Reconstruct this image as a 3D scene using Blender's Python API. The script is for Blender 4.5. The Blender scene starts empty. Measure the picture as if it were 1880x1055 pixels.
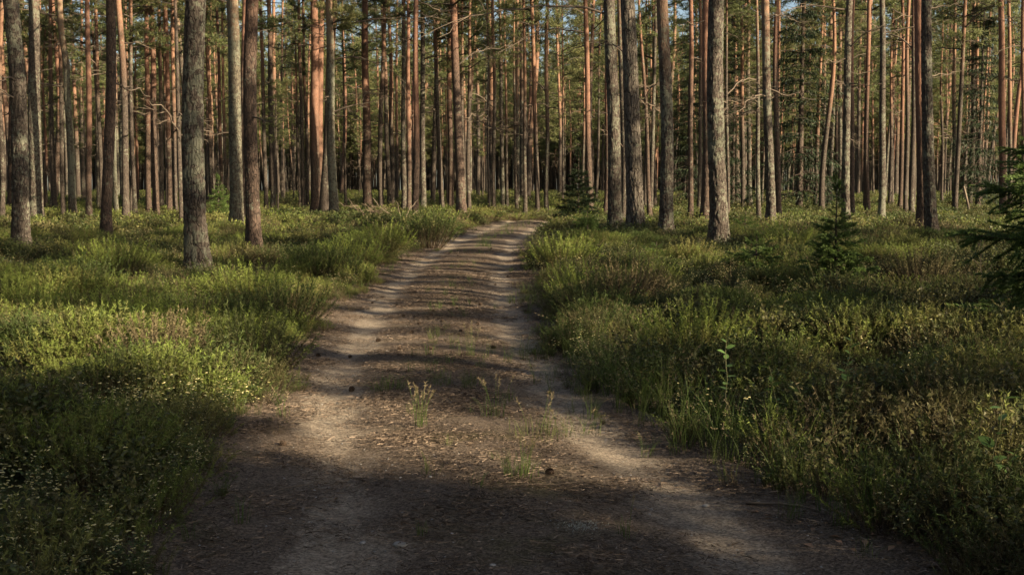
import bpy, math, random
import numpy as np
from mathutils import Vector, Matrix, Quaternion

random.seed(7)
rng = np.random.default_rng(7)
scene = bpy.context.scene
COL = scene.collection
R = math.radians

# ------------------------------------------------------------------ camera, sky, sun, exposure
F = 2090.0                     # focal length in pixels of the 1880 px wide photograph
HORIZON = 352.0
PITCH = math.atan((527.5 - HORIZON) / F)
CAM_H = 1.6
cam_d = bpy.data.cameras.new('camera')
cam_d.sensor_width = 36.0
cam_d.lens = 36.0 * F / 1880.0
cam_d.clip_start = 0.05
cam_d.clip_end = 3000.0
cam = bpy.data.objects.new('camera', cam_d)
COL.objects.link(cam)
cam.location = (0, 0, CAM_H)
cam.rotation_euler = (math.pi / 2 - PITCH, 0, 0)
scene.camera = cam

SUN_AZ = np.array([0.85, -0.53]) / math.hypot(0.85, 0.53)      # horizontal direction towards the sun
SUN_EL = R(23)
world = bpy.data.worlds.new('World')
scene.world = world
world.use_nodes = True
wn = world.node_tree
for n in list(wn.nodes):
    wn.nodes.remove(n)
sky = wn.nodes.new('ShaderNodeTexSky')
sky.sky_type = 'NISHITA'
sky.sun_disc = False
sky.sun_elevation = SUN_EL
sky.sun_rotation = math.atan2(SUN_AZ[0], SUN_AZ[1])
sky.dust_density = 1.8
sky.air_density = 0.9
sky.ozone_density = 0.0
bg = wn.nodes.new('ShaderNodeBackground')
bg.inputs['Strength'].default_value = 0.055
wo = wn.nodes.new('ShaderNodeOutputWorld')
wn.links.new(sky.outputs[0], bg.inputs[0])
wn.links.new(bg.outputs[0], wo.inputs[0])

sun_d = bpy.data.lights.new('sun', 'SUN')
sun_d.energy = 5.0
sun_d.angle = R(0.5)
sun_d.color = (1.0, 0.82, 0.57)
sun = bpy.data.objects.new('sun', sun_d)
COL.objects.link(sun)
sv = Vector((SUN_AZ[0] * math.cos(SUN_EL), SUN_AZ[1] * math.cos(SUN_EL), math.sin(SUN_EL)))
sun.rotation_euler = sv.to_track_quat('Z', 'Y').to_euler()
sun.location = sv * 60

vs = scene.view_settings
vs.view_transform = 'Standard'
vs.look = 'None'
vs.gamma = 1.0
vs.use_curve_mapping = False
vs.exposure = 1.58
scene.cycles.max_bounces = 6
scene.cycles.diffuse_bounces = 1
scene.cycles.glossy_bounces = 2
scene.cycles.transmission_bounces = 4
scene.cycles.use_denoising = True

# ------------------------------------------------------------------ small maths
def ray(px, py):
    x = (px - 940.0) / F
    u = (527.5 - py) / F
    c, s = math.cos(PITCH), math.sin(PITCH)
    return np.array([x, c + u * s, -s + u * c])

def at_depth(px, py, Y):
    r = ray(px, py)
    return np.array([0, 0, CAM_H]) + r * (Y / r[1])

def to_px(p):
    c, s = math.cos(PITCH), math.sin(PITCH)
    d = np.asarray(p, float) - np.array([0, 0, CAM_H])
    f = d[..., 1] * c - d[..., 2] * s
    u = d[..., 1] * s + d[..., 2] * c
    return 940 + d[..., 0] / f * F, 527.5 - u / f * F

def hash2(i, j, seed):
    v = np.sin(i * 127.1 + j * 311.7 + seed * 74.7) * 43758.5453
    return v - np.floor(v)

def vnoise(x, y, seed=0):
    x = np.asarray(x, float); y = np.asarray(y, float)
    i = np.floor(x); j = np.floor(y)
    fx = x - i; fy = y - j
    fx = fx * fx * (3 - 2 * fx); fy = fy * fy * (3 - 2 * fy)
    a = hash2(i, j, seed); b = hash2(i + 1, j, seed)
    c = hash2(i, j + 1, seed); d = hash2(i + 1, j + 1, seed)
    return (a * (1 - fx) + b * fx) * (1 - fy) + (c * (1 - fx) + d * fx) * fy

def vnoise3(x, y, z, seed=0):
    k = np.floor(z); f = z - k
    f = f * f * (3 - 2 * f)
    def h(kk):
        return vnoise_k(x, y, kk, seed)
    return h(k) * (1 - f) + h(k + 1) * f

def vnoise_k(x, y, k, seed):
    i = np.floor(x); j = np.floor(y)
    fx = x - i; fy = y - j
    fx = fx * fx * (3 - 2 * fx); fy = fy * fy * (3 - 2 * fy)
    def hh(a, b):
        v = np.sin(a * 127.1 + b * 311.7 + k * 191.3 + seed * 74.7) * 43758.5453
        return v - np.floor(v)
    return (hh(i, j) * (1 - fx) + hh(i + 1, j) * fx) * (1 - fy) + (hh(i, j + 1) * (1 - fx) + hh(i + 1, j + 1) * fx) * fy

def fbm(x, y, seed=0, o=3):
    s = 0; a = 0.5; t = 0
    for k in range(o):
        s = s + a * vnoise(x * 2 ** k, y * 2 ** k, seed + k * 13)
        t += a; a *= 0.5
    return s / t

def sstep(a, b, x):
    t = np.clip((x - a) / (b - a), 0, 1)
    return t * t * (3 - 2 * t)

# ------------------------------------------------------------------ terrain
CY = np.array([-40, 0, 3, 5.1, 6.5, 7.6, 8.6, 10, 12, 15, 18, 22.6, 34, 46, 55, 70, 90, 130.])
CX = np.array([6, 1.0, .5, .15, -.17, -.32, -.5, -.66, -.78, -.92, -1.0, -1.1, -.86, .1, .9, 4.0, 10.5, 28.])
def cx(y):
    y = np.asarray(y, float)
    s = 0
    for k in (-1.2, -.6, 0, .6, 1.2):
        s = s + np.interp(y + k, CY, CX)
    return s / 5

def half_w(y, side):
    y_ = np.asarray(y, float)
    base = 1.42 + np.where(np.asarray(side) < .5, .42 * (1 - sstep(4.5, 8.5, y_)), -.26 * sstep(5.5, 7.5, y_) * (1 - sstep(11, 15, y_)))
    return base + 0.42 * (vnoise(np.asarray(y) * 0.55, side * 7.3, 5) - .5) + 0.14 * (vnoise(np.asarray(y) * 2.3, side * 3.1, 6) - .5)

def rise(y):
    y = np.asarray(y, float)
    yc = np.clip(y, 0, 120)
    return 6e-5 * yc ** 2 + 0.004 * np.clip(y - 120, 0, 80)

def zg(x, y, track=True):
    x = np.asarray(x, float); y = np.asarray(y, float)
    z = rise(y) + 0.22 * (fbm(x * .13 + 3, y * .13, 1) - .5) + 0.10 * (fbm(x * .6, y * .6, 2) - .5) + 0.22 * (vnoise(x * .95 + 5, y * .95, 61) - .5)
    d = np.abs(x - cx(y))
    onT = 1 - sstep(1.3, 2.3, d)
    bank = 0.16 * sstep(1.35, 2.6, d)
    z = z * (1 - onT) + onT * (rise(y) + 0.035 * (fbm(x * .45, y * .45, 3) - .5))
    z = z + bank - 0.02
    return z

def track_z(x, y):
    d = x - cx(y)
    rut = np.exp(-((np.abs(d) - .87) / .30) ** 2)
    return (rise(y) + 0.035 * (fbm(x * .45, y * .45, 3) - .5) + 0.03 - 0.038 * rut + 0.015 * np.exp(-(d / .4) ** 2)
            + 0.02 * (fbm(x * 3, y * 3, 8) - .5) + 0.16 * sstep(1.35, 2.6, np.abs(d)) * .4)

def gz(x, y):
    """height of whatever lies on top: track or ground"""
    d = np.abs(np.asarray(x) - cx(y))
    return np.where(d < 1.75, np.maximum(track_z(x, y), zg(x, y)), zg(x, y))

# ------------------------------------------------------------------ mesh building
class MB:
    def __init__(s):
        s.v = []; s.f = []; s.m = []; s.h = []; s.n = 0
    def add(s, V, Fa, mat=0, h=None):
        V = np.asarray(V, float)
        Fa = np.asarray(Fa, np.int64)
        s.v.append(V); s.f.append(Fa + s.n); s.m.append(np.full(len(Fa), mat))
        s.h.append(np.zeros(len(V)) if h is None else np.broadcast_to(np.asarray(h, float), (len(V),)))
        s.n += len(V)
    def merge(s, o, mat=None, M=None):
        for V, Fa, m, h in zip(o.v, o.f, o.m, o.h):
            pass
        V = np.concatenate(o.v)
        if M is not None:
            V = V @ np.array(M)[:3, :3].T + np.array(M)[:3, 3]
        base = s.n
        s.v.append(V); s.h.append(np.concatenate(o.h)); s.n += len(V)
        for Fa, m in zip(o.f, o.m):
            s.f.append(Fa + base); s.m.append(m if mat is None else np.full(len(Fa), mat))
    def tris(s):
        return sum(len(a) * (a.shape[1] - 2) for a in s.f)
    def mesh(s, name, mats, smooth=False):
        V = np.concatenate(s.v)
        me = bpy.data.meshes.new(name)
        me.vertices.add(len(V))
        me.vertices.foreach_set('co', V.astype(np.float32).ravel())
        nl = sum(a.size for a in s.f); npoly = sum(len(a) for a in s.f)
        me.loops.add(nl); me.polygons.add(npoly)
        me.loops.foreach_set('vertex_index', np.concatenate([a.ravel() for a in s.f]).astype(np.int32))
        tot = np.concatenate([np.full(len(a), a.shape[1]) for a in s.f])
        st = np.concatenate([[0], np.cumsum(tot)[:-1]])
        me.polygons.foreach_set('loop_start', st.astype(np.int32))
        me.polygons.foreach_set('loop_total', tot.astype(np.int32))
        me.polygons.foreach_set('material_index', np.concatenate(s.m).astype(np.int32))
        if smooth:
            me.polygons.foreach_set('use_smooth', np.ones(npoly, bool))
        at = me.attributes.new('h', 'FLOAT', 'POINT')
        at.data.foreach_set('value', np.concatenate(s.h).astype(np.float32))
        for m in (mats if isinstance(mats, (list, tuple)) else [mats]):
            me.materials.append(m)
        me.update(calc_edges=True)
        return me

def unit(v):
    v = np.asarray(v, float)
    return v / np.maximum(np.linalg.norm(v, axis=-1, keepdims=True), 1e-9)

def rand_dirs(n):
    return unit(rng.normal(size=(n, 3)))

def spikes(mb, P, D, L, W, mat=0, h=None):
    """thin triangles"""
    n = len(P)
    D = unit(D)
    S = unit(np.cross(D, rand_dirs(n)))
    L = np.broadcast_to(L, (n,))[:, None]; W = np.broadcast_to(W, (n,))[:, None]
    V = np.stack([P - S * W / 2, P + S * W / 2, P + D * L], 1).reshape(-1, 3)
    Fa = np.arange(3 * n).reshape(n, 3)
    hh = None if h is None else np.repeat(np.broadcast_to(h, (n,)), 3)
    mb.add(V, Fa, mat, hh)

def leaves(mb, P, D, L, W, mat=0, h=None, N=None, fold=.15):
    n = len(P)
    D = unit(D)
    if N is None:
        N = unit(np.array([0, 0, 1.]) + 0.8 * rng.normal(size=(n, 3)))
    S = unit(np.cross(D, N)); N = np.cross(S, D)
    L = np.broadcast_to(L, (n,))[:, None]; W = np.broadcast_to(W, (n,))[:, None]
    V = np.stack([P, P + D * L * .5 + S * W / 2 + N * W * fold, P + D * L, P + D * L * .5 - S * W / 2 + N * W * fold], 1).reshape(-1, 3)
    i = np.arange(n)[:, None] * 4
    Fa = np.concatenate([i + np.array([[0, 1, 2]]), i + np.array([[0, 2, 3]])], 0)
    hh = None if h is None else np.repeat(np.broadcast_to(h, (n,)), 4)
    mb.add(V, Fa, mat, hh)

def tube(mb, P, r, k=5, mat=0, h=None, cap=False):
    P = np.asarray(P, float); n = len(P)
    r = np.broadcast_to(r, (n,))
    T = unit(np.gradient(P, axis=0))
    ref = np.array([0, 0, 1.]) if abs(T[0][2]) < .8 else np.array([1., 0, 0])
    A = unit(np.cross(T, ref)); B = np.cross(T, A)
    th = np.arange(k) / k * 2 * math.pi
    V = P[:, None, :] + r[:, None, None] * (np.cos(th)[None, :, None] * A[:, None, :] + np.sin(th)[None, :, None] * B[:, None, :])
    i = np.arange(n - 1)[:, None] * k; j = np.arange(k)[None, :]; j2 = (j + 1) % k
    Fa = np.stack([i + j, i + j2, i + k + j2, i + k + j], -1).reshape(-1, 4)
    hh = None if h is None else np.repeat(np.broadcast_to(h, (n,)), k)
    mb.add(V.reshape(-1, 3), Fa, mat, hh)
    if cap:
        mb.add(V[-1], np.arange(k)[None, :], mat, None if h is None else np.full(k, np.broadcast_to(h, (n,))[-1]))

def ribbon(mb, P, w, mat=0, h=None):
    """flat grass blade along P, width w tapering to the tip"""
    P = np.asarray(P, float); n = len(P)
    a = rng.uniform(0, math.pi)
    S = np.array([math.cos(a), math.sin(a), 0])
    ww = w * np.linspace(1, .12, n)[:, None]
    V = np.stack([P - S * ww / 2, P + S * ww / 2], 1).reshape(-1, 3)
    i = np.arange(n - 1) * 2
    Fa = np.stack([i, i + 1, i + 3, i + 2], 1)
    mb.add(V, Fa, mat, None if h is None else np.repeat(np.broadcast_to(h, (n,)), 2))

# ------------------------------------------------------------------ objects
def link(o, parent=None):
    COL.objects.link(o)
    if parent is not None:
        o.parent = parent
    return o

def tag(o, label=None, cat=None, group=None, kind=None):
    if label: o['label'] = label
    if cat: o['category'] = cat
    if group: o['group'] = group
    if kind: o['kind'] = kind
    return o

def obj(name, me, parent=None, loc=(0, 0, 0), rot=(0, 0, 0), scale=1.0):
    o = bpy.data.objects.new(name, me)
    o.location = loc
    o.rotation_euler = rot
    o.scale = (scale,) * 3 if np.isscalar(scale) else scale
    return link(o, parent)

def empty(name, loc, rz=0):
    o = bpy.data.objects.new(name, None)
    o.empty_display_size = .2
    o.location = loc
    o.rotation_euler = (0, 0, rz)
    return link(o)

# ------------------------------------------------------------------ materials
class NT:
    def __init__(s, name):
        s.mat = bpy.data.materials.new(name)
        s.mat.use_nodes = True
        s.t = s.mat.node_tree
        for n in list(s.t.nodes):
            s.t.nodes.remove(n)
        s.out = s.t.nodes.new('ShaderNodeOutputMaterial')
    def n(s, typ, inputs=None, **props):
        nd = s.t.nodes.new('ShaderNode' + typ)
        for k, v in props.items():
            setattr(nd, k, v)
        for k, v in (inputs or {}).items():
            s.put(nd.inputs[k], v)
        return nd
    def put(s, sock, v):
        if isinstance(v, bpy.types.NodeSocket):
            s.t.links.new(v, sock)
        elif isinstance(v, bpy.types.Node):
            s.t.links.new(v.outputs[0], sock)
        else:
            if sock.type == 'RGBA' and len(v) == 3:
                v = (*v, 1)
            sock.default_value = v
    def math(s, op, a, b=0.0, clamp=False):
        nd = s.n('Math', {0: a, 1: b}, operation=op, use_clamp=clamp)
        return nd.outputs[0]
    def mix(s, f, a, b, blend='MIX'):
        nd = s.n('Mix', data_type='RGBA', blend_type=blend)
        s.put(nd.inputs[0], f); s.put(nd.inputs[6], a); s.put(nd.inputs[7], b)
        return nd.outputs[2]
    def mapr(s, v, a, b, c=0.0, d=1.0, smooth=True):
        nd = s.n('MapRange', {0: v, 1: a, 2: b, 3: c, 4: d})
        if smooth: nd.interpolation_type = 'SMOOTHSTEP'
        return nd.outputs[0]
    def noise(s, co, scale, detail=3.0, rough=.55):
        nd = s.n('TexNoise', {'Vector': co, 'Scale': scale, 'Detail': detail, 'Roughness': rough})
        return nd.outputs[0]
    def scale_co(s, co, v):
        return s.n('Mapping', {'Vector': co, 'Scale': v}).outputs[0]
    def done(s, shader):
        s.put(s.out.inputs[0], shader)
        return s.mat

def leaf_mat(name, low, high, trans=.3, var=.35, hue=None, rough=.6, spec=.25):
    """low: colour at the plant's woody foot, high: colour of the fresh tips (attribute h runs 0..1)"""
    m = NT(name)
    h = m.n('Attribute', attribute_name='h').outputs['Fac']
    c = m.mix(h, low, high)
    rnd = m.n('ObjectInfo').outputs['Random']
    geo = m.n('NewGeometry')
    ri = geo.outputs['Random Per Island']
    if hue is not None:
        pn = m.noise(m.n('ObjectInfo').outputs['Location'], .55, 3, .6)
        k0 = m.math('ADD', m.math('MULTIPLY', rnd, .45), m.math('MULTIPLY', pn, 1.1))
        c = m.mix(m.mapr(k0, .62, 1.05, 0, .95), c, m.mix(h, low, hue))
    k = m.math('ADD', m.math('MULTIPLY', ri, var * 2), 1 - var)
    c = m.n('VectorMath', {0: c, 1: m.n('CombineXYZ', {0: k, 1: k, 2: k}).outputs[0]}, operation='MULTIPLY').outputs[0]
    p = m.n('BsdfPrincipled', {'Base Color': c, 'Roughness': rough, 'Specular IOR Level': spec})
    if trans <= 0:
        return m.done(p)
    t = m.n('BsdfTranslucent', {'Color': c})
    ms = m.n('MixShader', {0: trans, 1: p.outputs[0], 2: t.outputs[0]})
    return m.done(ms.outputs[0])

def bark_mat(name, low_a, low_b, up_a, up_b, z0, z1, lichen=.5, plate=9.0, bump=.9, crack=(.045, .036, .03)):
    m = NT(name)
    co = m.n('TexCoord').outputs['Object']
    rnd = m.n('ObjectInfo').outputs['Random']
    shift = m.n('CombineXYZ', {0: m.math('MULTIPLY', rnd, 31.0), 1: m.math('MULTIPLY', rnd, 17.0), 2: m.math('MULTIPLY', rnd, 23.0)}).outputs[0]
    cs = m.n('VectorMath', {0: co, 1: shift}, operation='ADD').outputs[0]
    z = m.n('SeparateXYZ', {0: co}).outputs[2]
    wob = m.noise(cs, 1.6, 2)
    stretched = m.scale_co(cs, (1, 1, .26))
    warp = m.n('VectorMath', {0: stretched, 1: m.n('VectorMath', {0: m.n('TexNoise', {'Vector': cs, 'Scale': 7.0}).outputs[1], 1: (.06, .06, .06)}, operation='MULTIPLY').outputs[0]}, operation='ADD').outputs[0]
    vo = m.n('TexVoronoi', {'Vector': warp, 'Scale': plate}, feature='DISTANCE_TO_EDGE').outputs[0]
    fine = m.noise(m.scale_co(cs, (1, 1, .35)), 38, 4, .65)
    plate_h = m.mapr(vo, .0, .11)
    tone = m.noise(cs, 11, 3)
    low = m.mix(m.mapr(tone, .3, .7), low_a, low_b)
    low = m.mix(m.mapr(fine, .35, .75, 0, .6), low, crack)
    low = m.mix(plate_h, crack, low)
    flake = m.noise(m.scale_co(cs, (1, 1, .45)), 22, 4, .6)
    up = m.mix(m.mapr(flake, .38, .62), up_a, up_b)
    up = m.mix(m.mapr(m.noise(cs, 5, 2), .55, .75, 0, .55), up, (.17, .12, .09))
    hz = m.math('ADD', z, m.math('ADD', m.math('MULTIPLY', wob, 2.4), m.math('MULTIPLY', rnd, 5.0)))
    c = m.mix(m.mapr(hz, z0, z1), low, up)
    if lichen > 0:
        l1 = m.noise(cs, 9, 4, .7)
        l2 = m.noise(cs, 1.1, 2)
        lm = m.mapr(m.math('ADD', l1, m.math('MULTIPLY', l2, .55)), .92 - .16 * lichen, 1.02 - .16 * lichen)
        lm = m.math('MULTIPLY', lm, m.mapr(hz, z0 + 1.0, z1 + 1.5, 1, .1))
        c = m.mix(m.math('MULTIPLY', lm, .72), c, m.mix(fine, (.13, .135, .10), (.235, .24, .175)))
    hgt = m.math('ADD', m.math('MULTIPLY', plate_h, m.mapr(hz, z0, z1, 1, .15)), m.math('MULTIPLY', fine, .55))
    b = m.n('Bump', {'Strength': bump, 'Distance': .02, 'Height': hgt})
    p = m.n('BsdfPrincipled', {'Base Color': c, 'Roughness': .9, 'Specular IOR Level': .15, 'Normal': b.outputs[0]})
    return m.done(p)

M = {}
# heavily plated grey bark; reddish bark; far trunks
M['bark_grey'] = bark_mat('grey pine bark', (.072, .059, .048), (.13, .107, .086), (.20, .12, .08), (.26, .16, .105), 10.0, 15, .9, plate=20)
M['bark_red'] = bark_mat('reddish pine bark', (.085, .06, .047), (.14, .097, .073), (.165, .087, .06), (.225, .125, .085), 7.0, 11, .3, plate=22)
M['bark_pale'] = bark_mat('pale lichened pine bark', (.11, .095, .07), (.18, .16, .115), (.24, .15, .095), (.30, .19, .12), 11, 15, 1.15, plate=22)
M['bark_plate'] = bark_mat('deeply plated pine bark', (.115, .098, .08), (.18, .155, .125), (.22, .14, .1), (.28, .17, .11), 15, 20, .45, plate=11.0, bump=1.0)
M['bark_mid'] = bark_mat('orange topped pine bark', (.068, .055, .045), (.115, .093, .074), (.19, .103, .066), (.26, .152, .10), 8.5, 13.5, .35, plate=18, bump=.7)
M['bark_spruce'] = bark_mat('spruce bark', (.10, .075, .06), (.15, .115, .09), (.12, .09, .07), (.16, .12, .09), 10, 20, .2, plate=14)
M['dead_wood'] = leaf_mat('dead wood', (.09, .07, .055), (.20, .16, .12), 0, .35, rough=.85, spec=.1)
M['needle_pine'] = leaf_mat('pine needles', (.10, .12, .046), (.165, .195, .075), .42, .4, hue=(.225, .215, .085), rough=.55)
M['needle_spruce'] = leaf_mat('spruce needles', (.06, .09, .03), (.18, .27, .07), .35, .3, rough=.5, spec=.3)
M['needle_spruce_dark'] = leaf_mat('old and shaded spruce needles', (.02, .032, .015), (.035, .055, .022), .2, .4, rough=.55)
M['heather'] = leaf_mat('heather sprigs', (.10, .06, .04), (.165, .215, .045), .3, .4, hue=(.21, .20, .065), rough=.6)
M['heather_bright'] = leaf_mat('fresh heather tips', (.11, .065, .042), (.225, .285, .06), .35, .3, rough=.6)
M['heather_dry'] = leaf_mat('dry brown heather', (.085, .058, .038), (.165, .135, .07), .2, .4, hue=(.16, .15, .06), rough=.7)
M['heather_dark'] = leaf_mat('dark green heather', (.075, .05, .032), (.075, .11, .028), .3, .4, hue=(.13, .11, .05), rough=.6)  # darker green heather colour
M['bilberry'] = leaf_mat('bilberry leaves', (.06, .055, .028), (.08, .115, .032), .35, .4, hue=(.17, .155, .06), rough=.5)
M['cowwheat'] = leaf_mat('cow-wheat leaves', (.05, .06, .02), (.085, .12, .04), .35, .35, rough=.55)
M['flower'] = leaf_mat('pale yellow flowers', (.74, .64, .22), (.76, .70, .42), .35, .12, rough=.6)
M['bract'] = leaf_mat('straw coloured dry flower heads', (.30, .25, .12), (.52, .44, .24), .3, .3)
M['grass'] = leaf_mat('verge grass', (.07, .085, .025), (.12, .20, .045), .4, .3, hue=(.17, .20, .06), rough=.5)
M['grass_head'] = leaf_mat('grass seed heads', (.22, .17, .10), (.34, .27, .16), .3, .3)
M['sapling'] = leaf_mat('broad sapling leaves', (.11, .19, .05), (.15, .25, .07), .4, .15, rough=.45)
M['sap_stem'] = leaf_mat('sapling stem', (.11, .10, .055), (.14, .15, .06), 0, .2)
M['litter'] = leaf_mat('needle litter', (.055, .04, .03), (.25, .19, .14), 0, .55, rough=.9, spec=.1)
M['dry_leaf'] = leaf_mat('dry fallen leaf', (.20, .11, .06), (.32, .2, .12), .15, .3)
M['cone'] = leaf_mat('pine cone scales', (.045, .03, .02), (.11, .075, .05), 0, .35, rough=.85)
M['stone'] = leaf_mat('grey stone', (.25, .24, .22), (.33, .31, .28), 0, .1, rough=.9)
M['reindeer'] = leaf_mat('grey lichen tuft', (.30, .31, .26), (.48, .49, .42), .2, .2)

def ground_material():
    m = NT('heath floor of moss and litter')
    co = m.n('TexCoord').outputs['Object']
    a = m.noise(co, .9, 4); b = m.noise(co, 9, 4, .6); f = m.noise(co, 60, 3, .7)
    c = m.mix(m.mapr(a, .4, .6), (.055, .060, .022), (.085, .065, .038))
    c = m.mix(m.mapr(b, .45, .62), c, (.065, .08, .025))
    c = m.mix(m.mapr(f, .5, .7, 0, .7), c, (.035, .026, .017))
    bp = m.n('Bump', {'Strength': .8, 'Distance': .04, 'Height': m.math('ADD', b, m.math('MULTIPLY', f, .4))})
    return m.done(m.n('BsdfPrincipled', {'Base Color': c, 'Roughness': .95, 'Specular IOR Level': .1, 'Normal': bp.outputs[0]}))

def track_material():
    m = NT('sandy forest track with needle litter')
    co = m.n('TexCoord').outputs['Object']
    rut = m.n('Attribute', attribute_name='rut').outputs['Fac']
    mid = m.n('Attribute', attribute_name='mid').outputs['Fac']
    n1 = m.noise(m.scale_co(co, (1, .45, 1)), 1.7, 4, .6)
    n2 = m.noise(co, 11, 4, .65)
    n3 = m.noise(co, 75, 3, .7)
    n4 = m.noise(m.scale_co(co, (1, 2.2, 1)), 190, 2, .7)
    sand = m.mix(m.mapr(n2, .3, .7), (.36, .295, .225), (.46, .385, .295))
    sand = m.mix(m.mapr(n4, .5, .75, 0, .55), sand, (.22, .16, .115))
    lit = m.mix(m.mapr(n3, .35, .65), (.145, .112, .086), (.285, .225, .17))
    lit = m.mix(m.mapr(n4, .52, .72, 0, .7), lit, (.06, .04, .028))
    k = m.math('ADD', m.math('MULTIPLY', rut, .5), m.math('ADD', m.math('MULTIPLY', n1, 1.0), m.math('MULTIPLY', n2, .3)))
    c = m.mix(m.mapr(k, .92, 1.18), lit, sand)
    moss = m.math('MULTIPLY', mid, m.mapr(m.math('ADD', m.noise(co, 1.3, 3), m.math('MULTIPLY', n2, .3)), .62, .85))
    c = m.mix(m.math('MULTIPLY', moss, .7), c, m.mix(n3, (.075, .07, .022), (.14, .12, .04)))
    g1 = m.n('SeparateColor', {0: m.n('TexVoronoi', {'Vector': co, 'Scale': 95.0}).outputs['Color']}).outputs[0]
    g2 = m.n('SeparateColor', {0: m.n('TexVoronoi', {'Vector': m.scale_co(co, (1, 1.8, 1)), 'Scale': 38.0}).outputs['Color']}).outputs[0]
    gk = m.math('ADD', .45, m.math('ADD', m.math('MULTIPLY', g1, .75), m.math('MULTIPLY', m.mapr(g2, .8, 1.0), .35)))
    c = m.n('VectorMath', {0: c, 1: m.n('CombineXYZ', {0: gk, 1: gk, 2: gk}).outputs[0]}, operation='MULTIPLY').outputs[0]
    h = m.math('ADD', m.math('MULTIPLY', m.math('ADD', n3, g1), .6), m.math('ADD', m.math('MULTIPLY', n4, .35), m.math('MULTIPLY', n2, .8)))
    bp = m.n('Bump', {'Strength': 1.0, 'Distance': .03, 'Height': h})
    return m.done(m.n('BsdfPrincipled', {'Base Color': c, 'Roughness': .95, 'Specular IOR Level': .1, 'Normal': bp.outputs[0]}))

M['ground'] = ground_material()
M['track'] = track_material()

# ------------------------------------------------------------------ ground and track sheets
def axis(lims):
    out = []
    for a, b, st in lims:
        out.append(np.arange(a, b, st))
    return np.concatenate(out + [np.array([lims[-1][1]])])

def sheet(xs, ys, zf, name, mat, attrs=None):
    X, Y = np.meshgrid(xs, ys)
    Z = zf(X, Y)
    mb = MB()
    nx, ny = len(xs), len(ys)
    i = np.arange(ny - 1)[:, None] * nx; j = np.arange(nx - 1)[None, :]
    Fa = np.stack([i + j, i + j + 1, i + nx + j + 1, i + nx + j], -1).reshape(-1, 4)
    mb.add(np.stack([X, Y, Z], -1).reshape(-1, 3), Fa)
    me = mb.mesh(name, mat, smooth=True)
    return me, X, Y

gx = axis([(-900, -120, 60), (-120, -40, 5), (-40, -10, .8), (-10, 10, .2), (10, 40, .8), (40, 120, 5), (120, 900, 60)])
gy = axis([(-300, -60, 40), (-60, -5, 3), (-5, 30, .2), (30, 130, .8), (130, 250, 8), (250, 1500, 80)])
def ground_z(x, y):
    d = np.abs(x - cx(y))
    return zg(x, y) - 0.07 * (1 - sstep(1.45, 1.9, d))
me, _, _ = sheet(gx, gy, ground_z, 'ground', M['ground'])
tag(obj('ground', me), kind='structure')

ty = axis([(-14, 2.5, .4), (2.5, 14, .05), (14, 40, .12), (40, 58, .4)])
tw = np.linspace(-1, 1, 81)
T, W_ = np.meshgrid(ty, tw, indexing='ij')
HW = np.where(W_ < 0, half_w(T, 0) + .42, half_w(T, 1) + .42)
TX = cx(T) + W_ * HW
dT = W_ * HW
TZ = np.maximum(track_z(TX, T), -1)
edge = sstep(.86, 1.0, np.abs(W_))
TZ = TZ * (1 - edge) + (ground_z(TX, T) - .02) * edge
mb = MB()
nx = len(tw); ny = len(ty)
i = np.arange(ny - 1)[:, None] * nx; j = np.arange(nx - 1)[None, :]
mb.add(np.stack([TX, T, TZ], -1).reshape(-1, 3), np.stack([i + j, i + j + 1, i + nx + j + 1, i + nx + j], -1).reshape(-1, 4))
me = mb.mesh('forest_track', M['track'], smooth=True)
for nm, val in (('rut', np.exp(-((np.abs(dT) - .87) / .36) ** 2)), ('mid', np.maximum(np.exp(-(dT / .42) ** 2), sstep(1.15, 1.5, np.abs(dT)) * .8))):
    a = me.attributes.new(nm, 'FLOAT', 'POINT')
    a.data.foreach_set('value', val.astype(np.float32).ravel())
tag(obj('forest_track', me), kind='structure')

# ------------------------------------------------------------------ scatter: one object of many plants (geometry nodes)
def proto(me):
    return bpy.data.objects.new('sprig', me)          # never linked to the scene: only its mesh is read

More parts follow.
